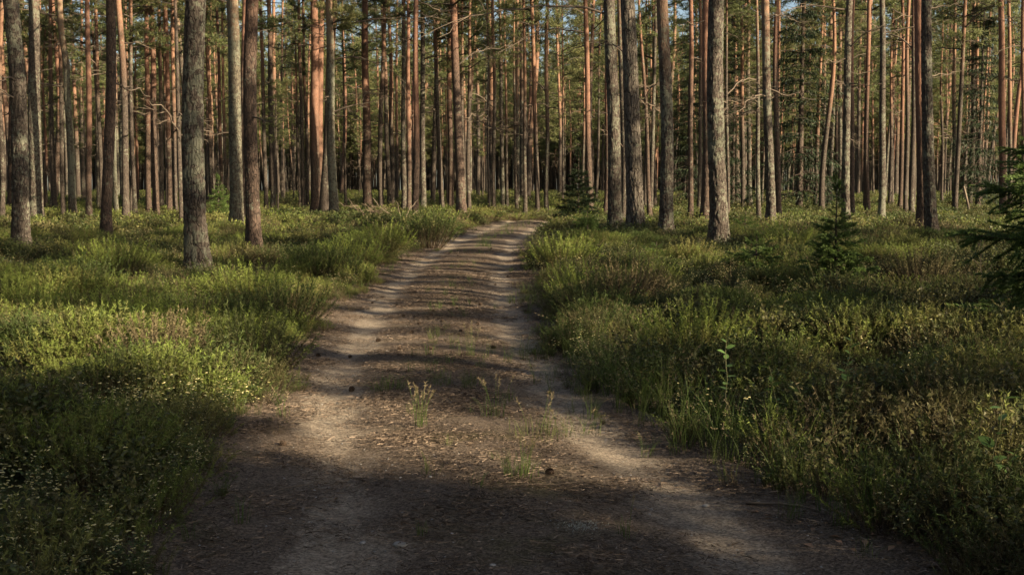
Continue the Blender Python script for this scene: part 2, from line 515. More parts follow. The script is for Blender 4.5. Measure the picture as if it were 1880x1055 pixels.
def scatter(name, P, rz, tilt, scl, idx, meshes):
    n = len(P)
    me = bpy.data.meshes.new(name)
    me.vertices.add(n)
    me.vertices.foreach_set('co', np.asarray(P, np.float32).ravel())
    rot = np.zeros((n, 3), np.float32)
    rot[:, 2] = rz
    rot[:, 0] = tilt * rng.normal(size=n); rot[:, 1] = tilt * rng.normal(size=n)
    a = me.attributes.new('rot', 'FLOAT_VECTOR', 'POINT'); a.data.foreach_set('vector', rot.ravel())
    a = me.attributes.new('scl', 'FLOAT', 'POINT'); a.data.foreach_set('value', np.broadcast_to(scl, (n,)).astype(np.float32))
    a = me.attributes.new('pick', 'INT', 'POINT'); a.data.foreach_set('value', np.asarray(idx, np.int32))
    o = obj(name, me)
    ng = bpy.data.node_groups.new(name, 'GeometryNodeTree')
    ng.interface.new_socket('Geometry', in_out='INPUT', socket_type='NodeSocketGeometry')
    ng.interface.new_socket('Geometry', in_out='OUTPUT', socket_type='NodeSocketGeometry')
    gi = ng.nodes.new('NodeGroupInput'); go = ng.nodes.new('NodeGroupOutput')
    iop = ng.nodes.new('GeometryNodeInstanceOnPoints')
    jn = ng.nodes.new('GeometryNodeJoinGeometry')
    for m_ in reversed(meshes):
        oi = ng.nodes.new('GeometryNodeObjectInfo')
        oi.inputs['Object'].default_value = proto(m_)
        oi.inputs['As Instance'].default_value = False
        g2 = ng.nodes.new('GeometryNodeGeometryToInstance')
        ng.links.new(oi.outputs['Geometry'], g2.inputs[0])
        ng.links.new(g2.outputs[0], jn.inputs[0])
    def attr(nm, typ):
        x = ng.nodes.new('GeometryNodeInputNamedAttribute')
        x.data_type = typ
        x.inputs[0].default_value = nm
        return next(s for s in x.outputs if s.enabled and s.name == 'Attribute')
    ng.links.new(gi.outputs[0], iop.inputs['Points'])
    ng.links.new(jn.outputs[0], iop.inputs['Instance'])
    iop.inputs['Pick Instance'].default_value = True
    ng.links.new(attr('pick', 'INT'), iop.inputs['Instance Index'])
    ng.links.new(attr('rot', 'FLOAT_VECTOR'), iop.inputs['Rotation'])
    ng.links.new(attr('scl', 'FLOAT'), iop.inputs['Scale'])
    ng.links.new(iop.outputs[0], go.inputs[0])
    md = o.modifiers.new('scatter', 'NODES')
    md.node_group = ng
    return o

# ------------------------------------------------------------------ pines
TREE_H = 22.0
def trunk_mb(path, r0, H, sides, zs, bark=0.0, seed=0, stretch=.3, flare=.5):
    """path(z)->(x,y) centre line; bark: relief depth in metres"""
    th = np.arange(sides) / sides * 2 * math.pi
    Z, TH = np.meshgrid(zs, th, indexing='ij')
    r = r0 * (1 - .62 * np.clip(zs / H, 0, 1) ** 1.1) + r0 * flare * np.exp(-np.clip(zs - .1, 0, 9) / .32)
    C = np.array([path(z) for z in zs])
    rr = np.broadcast_to(r[:, None], Z.shape).copy()
    lob = .05 * np.sin(TH * 3 + seed) + .03 * np.sin(TH * 5 + seed * 2)
    rr *= 1 + lob * np.exp(-Z / 1.2) + .02 * (vnoise3(np.cos(TH) * 1.5 + 9, np.sin(TH) * 1.5 + 9, Z * .9, seed) - .5)
    if bark > 0:
        k = r0 * 17
        ux, uy = np.cos(TH) * k + 50, np.sin(TH) * k + 50
        wx = vnoise3(ux * 1.5, uy * 1.5, Z * 3, seed + 3) * 1.2
        nse = vnoise3(ux + wx, uy + wx, Z * 17 * stretch, seed)
        plate = sstep(.02, .17, np.abs(nse - .5))
        chip = vnoise3(ux * 2.6, uy * 2.6, Z * 17 * stretch * 3.2, seed + 5)
        fade = np.clip(1.15 - Z / 9.0, .25, 1)
        rr += bark * fade * (plate - .6) + bark * .8 * fade * (chip - .5)
    V = np.stack([C[:, 0][:, None] + rr * np.cos(TH), C[:, 1][:, None] + rr * np.sin(TH), Z], -1)
    n = len(zs)
    i = np.arange(n - 1)[:, None] * sides; j = np.arange(sides)[None, :]; j2 = (j + 1) % sides
    mb = MB()
    mb.add(V.reshape(-1, 3), np.stack([i + j, i + j2, i + sides + j2, i + sides + j], -1).reshape(-1, 4))
    return mb

def limb_path(p0, az, el, L, n=6, droop=.15, wig=.06):
    t = np.linspace(0, 1, n)
    d = np.array([math.cos(az) * math.cos(el), math.sin(az) * math.cos(el), math.sin(el)])
    P = np.asarray(p0)[None, :] + t[:, None] * L * d[None, :]
    P[:, 2] -= droop * L * t ** 2
    P[1:] += np.cumsum(rng.normal(size=(n - 1, 3)) * wig * L / n, axis=0)
    return P

def crown_mb(Lc, Rm, nl, ncl, nsp, size, low=False):
    """needles (material 0) and limbs (material 1); foot of the crown at the origin"""
    mb = MB()
    ax = lambda z: np.array([0, 0, z])
    for q in range(nl):
        t = (q + rng.uniform(0, 1)) / nl
        z = t * Lc
        prof = (0.55 + .45 * min(1, t / .3)) * (1 - max(0, t - .35) / .65 * .72)
        L = Rm * prof * rng.uniform(.65, 1.15)
        az = rng.uniform(0, 2 * math.pi); el = R(rng.uniform(-5, 25) + 38 * t * t)
        P = limb_path(ax(z), az, el, L, 6, .12, .12)
        tube(mb, P, np.linspace(.045, .012, 6) * (1 - .5 * t), 3, 1, np.linspace(.1, .4, 6))
        cs = []
        for c in range(ncl):
            u = rng.uniform(.35, 1.05)
            f = min(u, .999) * 5; k = int(f)
            p = P[k] + (P[min(k + 1, 5)] - P[k]) * (f - k)
            off = rng.normal(size=3) * np.array([.30, .30, .16]) * (L / Rm + .3)
            off[2] += .08
            cs.append(p + off)
            if not low:
                mb_p = np.stack([p, p + off * .5 + np.array([0, 0, -.03]), p + off])
                tube(mb, mb_p, np.array([.012, .009, .006]), 3, 1, .3)
        cs = np.array(cs)
        C = np.repeat(cs, nsp, 0)
        D = rand_dirs(len(C)) + np.array([0, 0, .45])
        P0 = C + rand_dirs(len(C)) * rng.uniform(.02, .21, (len(C), 1)) * np.array([1, 1, .6])
        spikes(mb, P0, D, rng.uniform(.6, 1.15, len(C)) * size, rng.uniform(.10, .18, len(C)) * size, 0, rng.uniform(.2, 1, len(C)))
    C = np.repeat(np.array([[0, 0, Lc * .98]]), nsp * 4, 0) + rng.normal(size=(nsp * 4, 3)) * .25
    spikes(mb, C, rand_dirs(len(C)) + np.array([0, 0, .8]), size, size * .14, 0, .8)
    return mb

CROWN_L = 9.5
crown_near = [crown_mb(CROWN_L, rng.uniform(2.0, 3.0), 34, 9, 26, .23).mesh('crown', [M['needle_pine'], M['bark_mid']]) for _ in range(4)]
far_mbs = [crown_mb(CROWN_L, rng.uniform(1.8, 2.6), 26, 8, 13, .33, True) for _ in range(4)]

def dead_branch_mb(L, forks):
    mb = MB()
    P = limb_path((0, 0, 0), 0, R(rng.uniform(-8, 28)), L, 9, rng.uniform(-.05, .4), .32)
    r = np.linspace(.030, .007, 9) * (L / 1.8) ** .5
    tube(mb, P, r, 5, 0, np.linspace(.2, .9, 9))
    for f in range(forks):
        k = rng.integers(2, 8)
        d = P[k] - P[k - 1]
        az = math.atan2(d[1], d[0]) + rng.choice([-1, 1]) * rng.uniform(.4, 1.1)
        l2 = L * rng.uniform(.15, .45)
        Q = limb_path(P[k], az, R(rng.uniform(-20, 35)), l2, 5, rng.uniform(-.1, .3), .4)
        tube(mb, Q, np.linspace(r[k] * .6, .004, 5), 4, 0, np.linspace(.4, 1, 5))
        for g in range(2):
            q = rng.integers(1, 4)
            S = limb_path(Q[q], az + rng.uniform(-1, 1), R(rng.uniform(-30, 40)), l2 * .5, 4, .1, .4)
            tube(mb, S, np.linspace(r[k] * .35, .003, 4), 3, 0, np.linspace(.5, 1, 4))
    return mb
dead_mbs = [dead_branch_mb(L, f) for L, f in ((1.0, 2), (1.5, 4), (2.0, 5), (2.6, 6), (1.3, 5), (.7, 1), (2.2, 7), (.35, 0))]
dead_meshes = [d.mesh('dead_branch', M['dead_wood']) for d in dead_mbs]

# x_base, y_base, width, x_at_top_of_photo, bark, thick plates?
TREES = [
 (37, 450, 31, 18, 'bark_grey', 1), (65, 401, 25, 58, 'bark_grey', 1), (135, 397, 14, 116, 'bark_pale', 1), (117, 396, 8.5, 112, 'bark_mid', 0),
 (164, 398, 11.5, 160, 'bark_red', 0), (196, 432, 20, 204, 'bark_red', 1), (213, 396, 10, 209, 'bark_pale', 0), (231, 405, 13, 217, 'bark_mid', 0),
 (187, 390, 8, 174, 'bark_mid', 0), (248, 393, 8, 239, 'bark_mid', 0), (241, 389, 5, 236, 'bark_mid', 0), (274, 390, 10.5, 269, 'bark_red', 0),
 (286, 391, 12, 278, 'bark_red', 0), (297, 385, 8.5, 290, 'bark_mid', 0), (311, 389, 10, 303, 'bark_red', 0), (334, 405, 9, 321, 'bark_mid', 0),
 (367, 485, 41, 358, 'bark_grey', 1), (434, 417, 25, 425, 'bark_pale', 1), (467, 453, 27, 465, 'bark_red', 1), (449, 403, 11, 448, 'bark_red', 0),
 (323, 392, 9, 318, 'bark_mid', 0), (390, 381, 8, 379, 'bark_mid', 0), (489, 387, 8, 478, 'bark_mid', 0), (502, 387, 10.5, 494, 'bark_mid', 0),
 (407, 378, 7.5, 398, 'bark_red', 0), (578, 388, 18, 576, 'bark_red', 1), (595, 391, 19, 612, 'bark_mid', 1), (613, 394, 17, 604, 'bark_pale', 1),
 (590, 386, 16, 592, 'bark_red', 0), (676, 380, 17, 669, 'bark_red', 1), (715, 377, 9, 702, 'bark_mid', 0), (720, 376, 9, 714, 'bark_mid', 0),
 (742, 386, 10, 741, 'bark_grey', 0), (751, 388, 9, 749, 'bark_red', 0), (763, 397, 12, 764, 'bark_red', 1), (777, 385, 11, 776, 'bark_grey', 0),
 (558, 383, 8, 549, 'bark_mid', 0), (566, 380, 7, 555, 'bark_mid', 0), (551, 380, 5.5, 541, 'bark_mid', 0), (811, 385, 9, 796, 'bark_mid', 0),
 (828, 384, 11, 824, 'bark_red', 0), (840, 383, 8, 842, 'bark_grey', 0), (852, 385, 7, 848, 'bark_mid', 0), (861, 386, 8, 864, 'bark_mid', 0),
 (906, 385, 7.5, 905, 'bark_mid', 0), (923, 382, 8, 918, 'bark_grey', 0), (931, 382, 6, 926, 'bark_mid', 0), (949, 382, 6, 945, 'bark_mid', 0),
 (964, 384, 7, 962, 'bark_mid', 0), (987, 385, 9, 976, 'bark_mid', 0), (1004, 384, 8.5, 1004, 'bark_grey', 0), (897, 388, 3.5, 895, 'bark_mid', 0),
 (1084, 390, 11, 1075, 'bark_red', 1), (1112, 392, 10.5, 1112, 'bark_red', 0), (1130, 415, 25, 1120, 'bark_grey', 1), (1167, 420, 32, 1151, 'bark_plate', 1),
 (1144, 405, 12, 1136, 'bark_grey', 0), (1193, 395, 8, 1174, 'bark_red', 0), (1202, 381, 7, 1200, 'bark_mid', 0), (1222, 423, 25, 1217, 'bark_grey', 1),
 (1267, 401, 10, 1268, 'bark_red', 0), (1283, 388, 7.5, 1286, 'bark_mid', 0), (1294, 402, 17, 1296, 'bark_red', 1), (1320, 440, 33, 1315, 'bark_grey', 1),
 (1336, 400, 4.5, 1333, 'bark_mid', 0), (1364, 381, 8, 1361, 'bark_mid', 0), (1377, 378, 9, 1374, 'bark_grey', 0), (1393, 402, 8.5, 1390, 'bark_grey', 0),
 (1415, 408, 17, 1403, 'bark_grey', 1), (1430, 396, 11, 1425, 'bark_red', 0), (1353, 377, 11, 1346, 'bark_mid', 0), (1513, 380, 8, 1512, 'bark_mid', 0),
 (1522, 382, 11, 1525, 'bark_grey', 0), (1542, 378, 8.5, 1541, 'bark_grey', 0), (1555, 408, 15, 1561, 'bark_grey', 1), (1566, 398, 10, 1568, 'bark_red', 0),
 (1593, 392, 9, 1595, 'bark_red', 0), (1617, 399, 13, 1621, 'bark_grey', 0), (1663, 393, 8, 1669, 'bark_mid', 0), (1674, 396, 10, 1680, 'bark_mid', 0),
 (1690, 422, 19, 1686, 'bark_red', 1), (1712, 430, 22, 1701, 'bark_grey', 1), (1637, 377, 8, 1642, 'bark_mid', 0), (1730, 377, 5.5, 1729, 'bark_mid', 0),
 (1752, 378, 8, 1752, 'bark_grey', 0), (1798, 378, 8, 1796, 'bark_mid', 0), (1841, 391, 13.5, 1838, 'bark_red', 0), (1854, 386, 8, 1852, 'bark_mid', 0),
 (1877, 392, 8, 1877, 'bark_red', 0), (1652, 384, 8, 1657, 'bark_red', 0), (4, 398, 9, 2, 'bark_mid', 0),
]
ANCHOR = {   # index: (label, short name used to place its smaller neighbours)
 0: ('dark pine flecked with pale lichen, leftmost of the thick trunks', 'leftmost thick pine'),
 1: ('thick grey-brown pine standing just behind the leftmost thick pine', 'second thick pine'),
 2: ('pale lichened pine with a kink and bare side branches high up', 'pale kinked pine'),
 5: ('red-barked pine standing forward on its own in the left heath', 'forward red-barked pine'),
 16: ('nearest pine, its grey bark crusted with lichen and lit by a patch of sun', 'lichen-crusted pine'),
 17: ('pale sunlit pine just behind the lichen-crusted pine', 'pale sunlit pine'),
 18: ('dark reddish-brown pine in full shade at the back of the left heath', 'dark reddish pine'),
 25: ('dark straight pine at the left of the tight pine cluster', 'dark cluster pine'),
 26: ('orange-topped pine leaning across its neighbours in the tight cluster', 'leaning cluster pine'),
 27: ('pale lower trunk at the right of the tight pine cluster', 'pale cluster pine'),
 29: ('stout dark pine rising straight behind the heap of dead brushwood', 'brushwood pine'),
 34: ('dark pine standing forward at the heath edge before the track bend', 'heath-edge pine'),
 52: ('dark straight pine close beside the small spruce near the track end', 'spruce-side pine'),
 54: ('dark furrowed pine close against the thickest plate-barked pine', 'dark furrowed pine'),
 55: ('thickest pine with deep bark plates, beyond the right side of the track', 'plate-barked pine'),
 59: ('straight grey pine standing free to the right of the plate-barked pine', 'free grey pine'),
 62: ('reddish pine half hidden behind the scaly pine with a sunlit flank', 'half-hidden reddish pine'),
 63: ('thick scaly grey pine with its right flank in the sun', 'sunlit-flank pine'),
 68: ('grey pine with a widened foot lit low by the sun', 'wide-footed pine'),
 74: ('grey pine rising right behind the top of the young spruce', 'pine behind the young spruce'),
 77: ('evenly grey slim pine standing clear in the right-hand stand', 'clear slim pine'),
 80: ('darker narrower trunk of the two touching twin pines', 'left twin pine'),
 81: ('thicker grey trunk of the two touching twin pines', 'right twin pine'),
 86: ('dark pine showing behind the overhanging spruce boughs', 'pine behind the spruce boughs'),
}

def base_depth(px, py, w):
    Y = np.arange(6, 130, .2)
    r = ray(px, py)
    P = np.array([0, 0, CAM_H]) + r[None, :] * (Y / r[1])[:, None]
    g = rise(Y) + .26 + .12
    hit = np.nonzero(P[:, 2] <= g)[0]
    Yh = Y[hit[0]] if len(hit) else 110
    return float(np.clip(Yh, 12, .58 * F / w))

def add_dead(root, path, r_at, zlo, zhi, n, k=None, big=False):
    for _ in range(n):
        z = rng.uniform(zlo, zhi)
        c = path(z)
        a = rng.uniform(0, 2 * math.pi)
        i = int(rng.integers(0, 8)) if k is None else k
        s = rng.uniform(.6, 1.15)
        rr = r_at(z) * .9
        obj('dead_branch', dead_meshes[i], root, (c[0] + math.cos(a) * rr, c[1] + math.sin(a) * rr, z), (0, 0, a), s)

placed = []      # x, y of every pine
info = []
for ti, (xb, yb, w, xt, bark, plates) in enumerate(TREES):
    Y = base_depth(xb, yb, w)
    B = at_depth(xb, yb, Y)
    Tp = at_depth(xt, 0, Y)
    gzv = float(zg(B[0], Y))
    slope = (Tp[0] - B[0]) / (Tp[2] - B[2])
    x0 = B[0] + slope * (gzv - B[2])
    r0 = max(.07, w * Y / F / 2 * .97)
    H = TREE_H * rng.uniform(.9, 1.1) if w * Y / F > .2 else 13.0
    bow = rng.normal() * .10; ph = rng.uniform(0, 6); wa = rng.uniform(.01, .04)
    ly = rng.normal() * .006
    ztop = Tp[2] - gzv
    def path(z, slope=slope, bow=bow, ph=ph, wa=wa, ly=ly, zt=ztop):
        t = z / zt
        cap = z if z < zt * 1.5 else zt * 1.5 + (z - zt * 1.5) * .4
        return (slope * cap + bow * 4 * min(t, 1) * (1 - min(t, 1)) * .5 + wa * math.sin(z * .8 + ph) * min(1, z), ly * z + wa * math.sin(z * .7 + ph * 2) * min(1, z))
    if ti == 2:      # the kinked one
        base = path
        def path(z, base=base):
            x, y = base(z)
            return (x - .07 * float(sstep(6.5, 8.2, z)) + .05 * math.sin(max(0, z - 5.5) * 1.3) * float(sstep(5.5, 6.5, z)), y)
    root = empty('pine_tree', (x0, Y, gzv))
    ct = np.array([x0, Y])
    placed.append((x0, Y))
    if plates:
        zmax = min(ztop + 1.5, H)
        st = .035 if w > 20 else .05
        zs = np.concatenate([np.arange(-.25, zmax, st), np.linspace(zmax, H, 14)])
        sides = 80 if w > 20 else 48
        amp = {'bark_plate': .026, 'bark_grey': .017, 'bark_pale': .012, 'bark_red': .010, 'bark_mid': .006}[bark]
        me = trunk_mb(path, r0, H, sides, zs, amp, ti, .3 if bark != 'bark_plate' else .22).mesh('trunk', M[bark], True)
    else:
        zs = np.concatenate([np.arange(-.25, 3, .3), np.arange(3, H, .6), [H]])
        me = trunk_mb(path, r0, H, 16, zs, .004, ti).mesh('trunk', M[bark], True)
    obj('trunk', me, root)
    r_at = lambda z, r0=r0, H=H: r0 * (1 - .62 * (z / H) ** 1.1)
    cz = H - CROWN_L + .3
    c = path(cz)
    slp = math.atan(path(H)[0] - c[0]) / 9
    if Y > 52:
        cz -= rng.uniform(.5, 4.5); c = path(cz)
    if H > 15:
        s = rng.uniform(.95, 1.15) * (1.0 if Y > 52 else .72)
        obj('crown', crown_near[ti % 4], root, (c[0], c[1], cz), (0, 0, rng.uniform(0, 6.28)), s)
    else:
        obj('crown', crown_near[ti % 4], root, (path(8)[0], path(8)[1], 8.0), (0, 0, rng.uniform(0, 6.28)), .5)
    nb = 9 if Y > 42 else 2
    add_dead(root, path, r_at, 3.0 if Y < 45 else 4.5, H - CROWN_L + 2, nb)
    info.append(dict(root=root, x=(xb + xt) / 2, w=w, ti=ti, path=path, r=r_at))

# labels: the thick ones by their own look, the thin ones by the thick one they stand next to
names = {0: 'thin pine', 'bark_red': 'thin red-brown pine', 'bark_mid': 'thin orange-topped pine', 'bark_grey': 'thin grey pine', 'bark_pale': 'thin pale pine', 'bark_plate': 'thin pine'}
ORD = ['first', 'second', 'third', 'fourth', 'fifth', 'sixth', 'seventh', 'eighth', 'ninth', 'tenth', 'eleventh', 'twelfth', 'thirteenth', 'fourteenth', 'fifteenth', 'sixteenth', 'seventeenth', 'eighteenth', 'nineteenth', 'twentieth']
anc = [(i, TREES[i][0]) for i in ANCHOR]
buckets = {}
for i, t in enumerate(TREES):
    if i in ANCHOR:
        tag(info[i]['root'], ANCHOR[i][0], 'pine tree', 'pines of the forest')
        continue
    a = min(anc, key=lambda q: abs(q[1] - t[0]))
    side = 'left' if t[0] < a[1] else 'right'
    buckets.setdefault((a[0], side), []).append(i)
for (a, side), L in buckets.items():
    L.sort(key=lambda i: abs(TREES[i][0] - TREES[a][0]))
    for q, i in enumerate(L):
        lab = f"{names[TREES[i][4]]}, {ORD[q]} trunk {side} of the {ANCHOR[a][1]}"
        tag(info[i]['root'], lab, 'pine tree', 'pines of the forest')

# a few long bare limbs seen against the far crowns
def limb_on(ti, px, py, L, flip, droop, k=6):
    """a long dead limb on tree ti at the height that shows at pixel row py"""
    d = info[ti]
    root = d['root']
    Y = root.location.y
    z = at_depth(px, py, Y)[2] - root.location.z
    c = d['path'](z)
    mb = MB()
    az = 0 if not flip else math.pi
    P = limb_path((0, 0, 0), az, R(12), L, 12, droop, .10)
    P[:, 1] += np.linspace(0, -.5, 12)
    r = np.linspace(.04, .008, 12)
    tube(mb, P, r, 6, 0, np.linspace(.1, .7, 12))
    for f in range(9):
        q = int(rng.integers(3, 11))
        Q = limb_path(P[q], az + rng.normal() * .8, R(rng.uniform(-45, 30)), L * rng.uniform(.12, .3), 5, .15, .35)
        tube(mb, Q, np.linspace(r[q] * .55, .004, 5), 4, 0, np.linspace(.3, .9, 5))
    obj('dead_branch', mb.mesh('dead_branch', M['dead_wood']), root, (c[0] + (-1 if flip else 1) * d['r'](z) * .9, c[1], z))
limb_on(26, 620, 45, 5.2, False, .12)
limb_on(26, 605, 110, 3.6, False, .55)
limb_on(27, 612, 205, 2.4, False, .0)
limb_on(54, 1120, 25, 6.5, True, .35)
limb_on(52, 1078, 60, 5.0, True, .5)
limb_on(35, 776, 22, 3.0, False, -.1)
limb_on(35, 776, 108, 2.6, False, .25)
limb_on(2, 122, 30, 2.3, True, .1)
limb_on(2, 124, 160, 2.2, True, .15)
limb_on(77, 1620, 60, 2.2, False, .0)
limb_on(74, 1560, 18, 2.8, True, .3)

# ------------------------------------------------------------------ the pines farther back (shared meshes) and the wood around
def straight(seed):
    p = rng.uniform(0, 6); a = rng.uniform(.04, .19); l = rng.normal() * .012
    return lambda z: (l * z + a * math.sin(z * .35 + p), a * math.sin(z * .3 + 2 * p))
fill_tr = []
for q in range(6):
    pth = straight(q)
    fill_tr.append((trunk_mb(pth, .15, 20, 12, np.concatenate([np.arange(-.3, 3, .5), np.arange(3, 20, 1.0), [20]]), .003, q + 40), pth))
fill_meshes = [a.mesh('trunk', M[b], True) for (a, _), b in zip(fill_tr, ['bark_mid', 'bark_mid', 'bark_grey', 'bark_red', 'bark_mid', 'bark_mid'])]
crown_far = [m_.mesh('crown', [M['needle_pine'], M['bark_mid']]) for m_ in far_mbs]

def free(x, y, dmin):
    for (a, b) in placed:
        if (a - x) ** 2 + (b - y) ** 2 < dmin * dmin:
            return False
    return True

fills = 0
backs = []
tries = 0
while fills < 225 and tries < 20000:
    tries += 1
    Y = 52 + 88 * rng.uniform() ** .85
    px = rng.uniform(-30, 1910)
    x = (px - 940) / F * Y
    if abs(x - float(cx(Y))) < 2.6 or not free(x, Y, 2.0):
        continue
    placed.append((x, Y))
    fills += 1
    g = float(zg(x, Y))
    tall = Y > 82
    i = int(rng.integers(0, 6)); s = rng.uniform(.85, 1.2) if fills % 3 else rng.uniform(.46, .72)
    if tall and s > .8: s *= 1.14
    root = empty('pine_tree', (x, Y, g), rng.uniform(0, 6.28))
    root.rotation_euler = (rng.normal() * .016, rng.normal() * .022, root.rotation_euler.z)
    root.scale = (s, s, s)
    obj('trunk', fill_meshes[i], root, scale=(rng.uniform(.6, 1.4),) * 2 + (1,))
    cz = 20 - CROWN_L + .2
    c = fill_tr[i][1](cz)
    obj('crown', (crown_near if Y < 95 else crown_far)[fills % 4], root, (c[0], c[1], cz - rng.uniform(-.5, 4.0)), (0, 0, rng.uniform(0, 6.28)), (1.12, 1.12, 1.12 if tall else 1.06))
    add_dead(root, fill_tr[i][1], lambda z: .15 * (1 - .5 * z / 20), 3.5, 12, 5 if Y < 100 else 3)
    backs.append((px, root))

def big_spruce_mb(H, Rm):
    mb = MB()
    zs = np.linspace(-.3, H, 14)
    tube(mb, np.column_stack([zs * 0, zs * 0, zs]), np.linspace(.20, .02, 14), 10, 1)
    for wv in range(46):
        t = (wv + rng.uniform(0, 1)) / 46
        z = H * (.06 + .93 * t)
        L = Rm * (1 - t) ** .75 + .15
        for k in range(6):
            l = L * rng.uniform(.6, 1.15)
            az = rng.uniform(0, 6.28)
            Pp = limb_path((0, 0, z), az, R(rng.uniform(-22, 0) + 30 * t), l, 7, .18, .08)
            tube(mb, Pp, np.linspace(.02, .006, 7), 3, 1, .2)
            m_ = int(46 * l / Rm) + 14
            u = rng.uniform(.2, 1, m_) * 6
            a = np.minimum(u.astype(int), 5)
            p = Pp[a] + (Pp[a + 1] - Pp[a]) * (u - a)[:, None]
            lat = np.array([-math.sin(az), math.cos(az), 0])
            p = p + lat[None, :] * rng.normal(size=(m_, 1)) * .14 * l
            D = np.column_stack([rng.normal(size=m_) * .6, rng.normal(size=m_) * .6, -1.0 + rng.normal(size=m_) * .5]) + np.array([math.cos(az), math.sin(az), 0]) * .5
            spikes(mb, p, D, rng.uniform(.16, .42, m_), rng.uniform(.035, .07, m_), 0, rng.uniform(0, 1, m_))
    return mb
bk = {}
for px, root in backs:
    a = min(anc, key=lambda q: abs(q[1] - px))
    bk.setdefault((a[0], 'left' if px < a[1] else 'right'), []).append((abs(px - a[1]), root))
for (a, side), L in bk.items():
    for q, (_, root) in enumerate(sorted(L, key=lambda v: v[0])):
        w_ = f'{ORD[q]} far stem' if q < 20 else 'outermost far stems'
        tag(root, f'distant thin pine, {w_} {side} of the {ANCHOR[a][1]}', 'pine tree', 'crowded pines at the back')

# far wood and the wood outside the frame: one mass each
def tree_proto(i, crown, dead=True, low=0.0, cs=1.0):
    mb = MB()
    mb.merge(fill_tr[i][0], 2)
    cz = 20 - CROWN_L
    c = fill_tr[i][1](cz)
    mb.merge(crown, None, Matrix.Translation((c[0], c[1], cz - low)) @ Matrix.Scale(cs, 4))
    if dead:
        for _ in range(7):
            z = rng.uniform(3.5, 12); c = fill_tr[i][1](z)
            k = int(rng.integers(0, 7))
            mb.merge(dead_mbs[k], 3, Matrix.Translation((c[0], c[1], z)) @ Matrix.Rotation(rng.uniform(0, 6.28), 4, 'Z'))
    return mb.mesh('pine', [M['needle_pine'], M['bark_mid'], M['bark_mid'] if i != 2 else M['bark_grey'], M['dead_wood']])
far_protos = [tree_proto(i, far_mbs[i % 4]) for i in range(6)]
back_protos = [tree_proto(i, far_mbs[i % 4], True, 5.0, 1.45) for i in range(6)]

pts = []
for _ in range(3000):
    Y = math.sqrt(rng.uniform(132 ** 2, 300 ** 2))
    x = rng.uniform(-.56, .56) * Y
    if abs(x - float(cx(min(Y, 130)))) < 2.5 and Y < 140: continue
    pts.append((x, Y))
pts = np.array(pts)
P = np.column_stack([pts, zg(pts[:, 0], pts[:, 1])])
o = scatter('distant_forest', P, rng.uniform(0, 6.28, len(P)), .024, rng.uniform(.75, 1.2, len(P)), rng.integers(0, 6, len(P)), back_protos)
tag(o, 'mass of distant pines closing the view behind the crowded stand', 'forest', kind='stuff')

pts = []
tries = 0
TANE = math.tan(SUN_EL)
LIT = [(-3.5, 10.5, 1.0), (-5.5, 13, .8), (-1.0, 7.4, .5), (1.3, 6.7, .4), (7.5, 19, 1.0), (-7, 20, .8), (-.9, 9.2, .5), (-.9, 12.3, .6), (-.9, 14.9, .4), (-1.0, 18.6, .5), (-1.0, 22.2, .5)]
LIT += [(info[a]['root'].location.x, info[a]['root'].location.y, .3) for a in (17, 63)]
def blocks(x, y):
    for lx, ly, r in LIT:
        t = (x - lx) * SUN_AZ[0] + (y - ly) * SUN_AZ[1]
        d = abs((x - lx) * -SUN_AZ[1] + (y - ly) * SUN_AZ[0])
        if t > 0 and 9.0 < t * TANE + 1 < 22 and d < r + 1.0: return True
    return False
def in_view(x, y, m=.49):
    return y > 0 and abs(x) < m * y + .8
while tries < 9000:
    tries += 1
    x = rng.uniform(-70, 75); y = rng.uniform(-45, 135)
    if in_view(x, y) or abs(x - float(cx(y))) < 3 or x * x + y * y < 20: continue
    q = x * SUN_AZ[0] + y * SUN_AZ[1]
    if x > 0 and y < 12 and (x - float(cx(max(y, 3)))) / SUN_AZ[0] < 17: continue
    if q > 38: continue                                # unseen gap added towards the sun to let light in
    if rng.uniform() > (.34 if (y < 17 or x < 0) and q < 20 else .30 if y < 12 else .0): continue
    if not free(x, y, 2.6) or blocks(x, y): continue
    placed.append((x, y)); pts.append((x, y))
for (a, t) in ((16, 31.5), (0, 29), (1, 33), (5, 27), (18, 26), (25, 33), (26, 36), (29, 36), (34, 30), (54, 26), (55, 29), (59, 27), (80, 25), (81, 28), (86, 27)):
    rt = info[a]['root'].location
    x, y = rt.x + SUN_AZ[0] * t, rt.y + SUN_AZ[1] * t
    if not in_view(x, y): pts.append((x, y))           # unseen pines added to keep these stems in the shade
young = []  # unseen pines added to cast shade over track and heath
for (px_, py_, t, sz_) in ((-.6, 9.7, 22, .66), (-.8, 10.6, 19, 1.1), (-.9, 14.0, 22, 1.15), (-1.0, 15.6, 25, 1.15), (-1.0, 17.4, 22, 1.15), (-1.0, 23.2, 24, 1.15), (-1.0, 25.0, 26, 1.15), (-.9, 29, 25, 1.15), (-.6, 34, 24, 1.1),
                           (3.6, 7.2, 24, .8), (5.4, 7.8, 22, .8), (4.4, 5.6, 26, .9), (5.2, 9.0, 27, .9), (7.5, 9.5, 24, .85), (9.0, 12.5, 27, .9), (6.5, 12.5, 25, .85), (5.0, 16.0, 29, .95), (9.0, 17.0, 27, .9), (10.5, 22.0, 26, .9), (-8.5, 15.5, 33, .8), (-6.0, 24.0, 31, .8)):
    x, y = px_ + SUN_AZ[0] * t, py_ + SUN_AZ[1] * t
    if not in_view(x, y): young.append((x, y, sz_))
young = np.array(young)
pts = np.concatenate([np.array(pts), young[:, :2]])
print('woodland', len(pts), 'young', len(young))
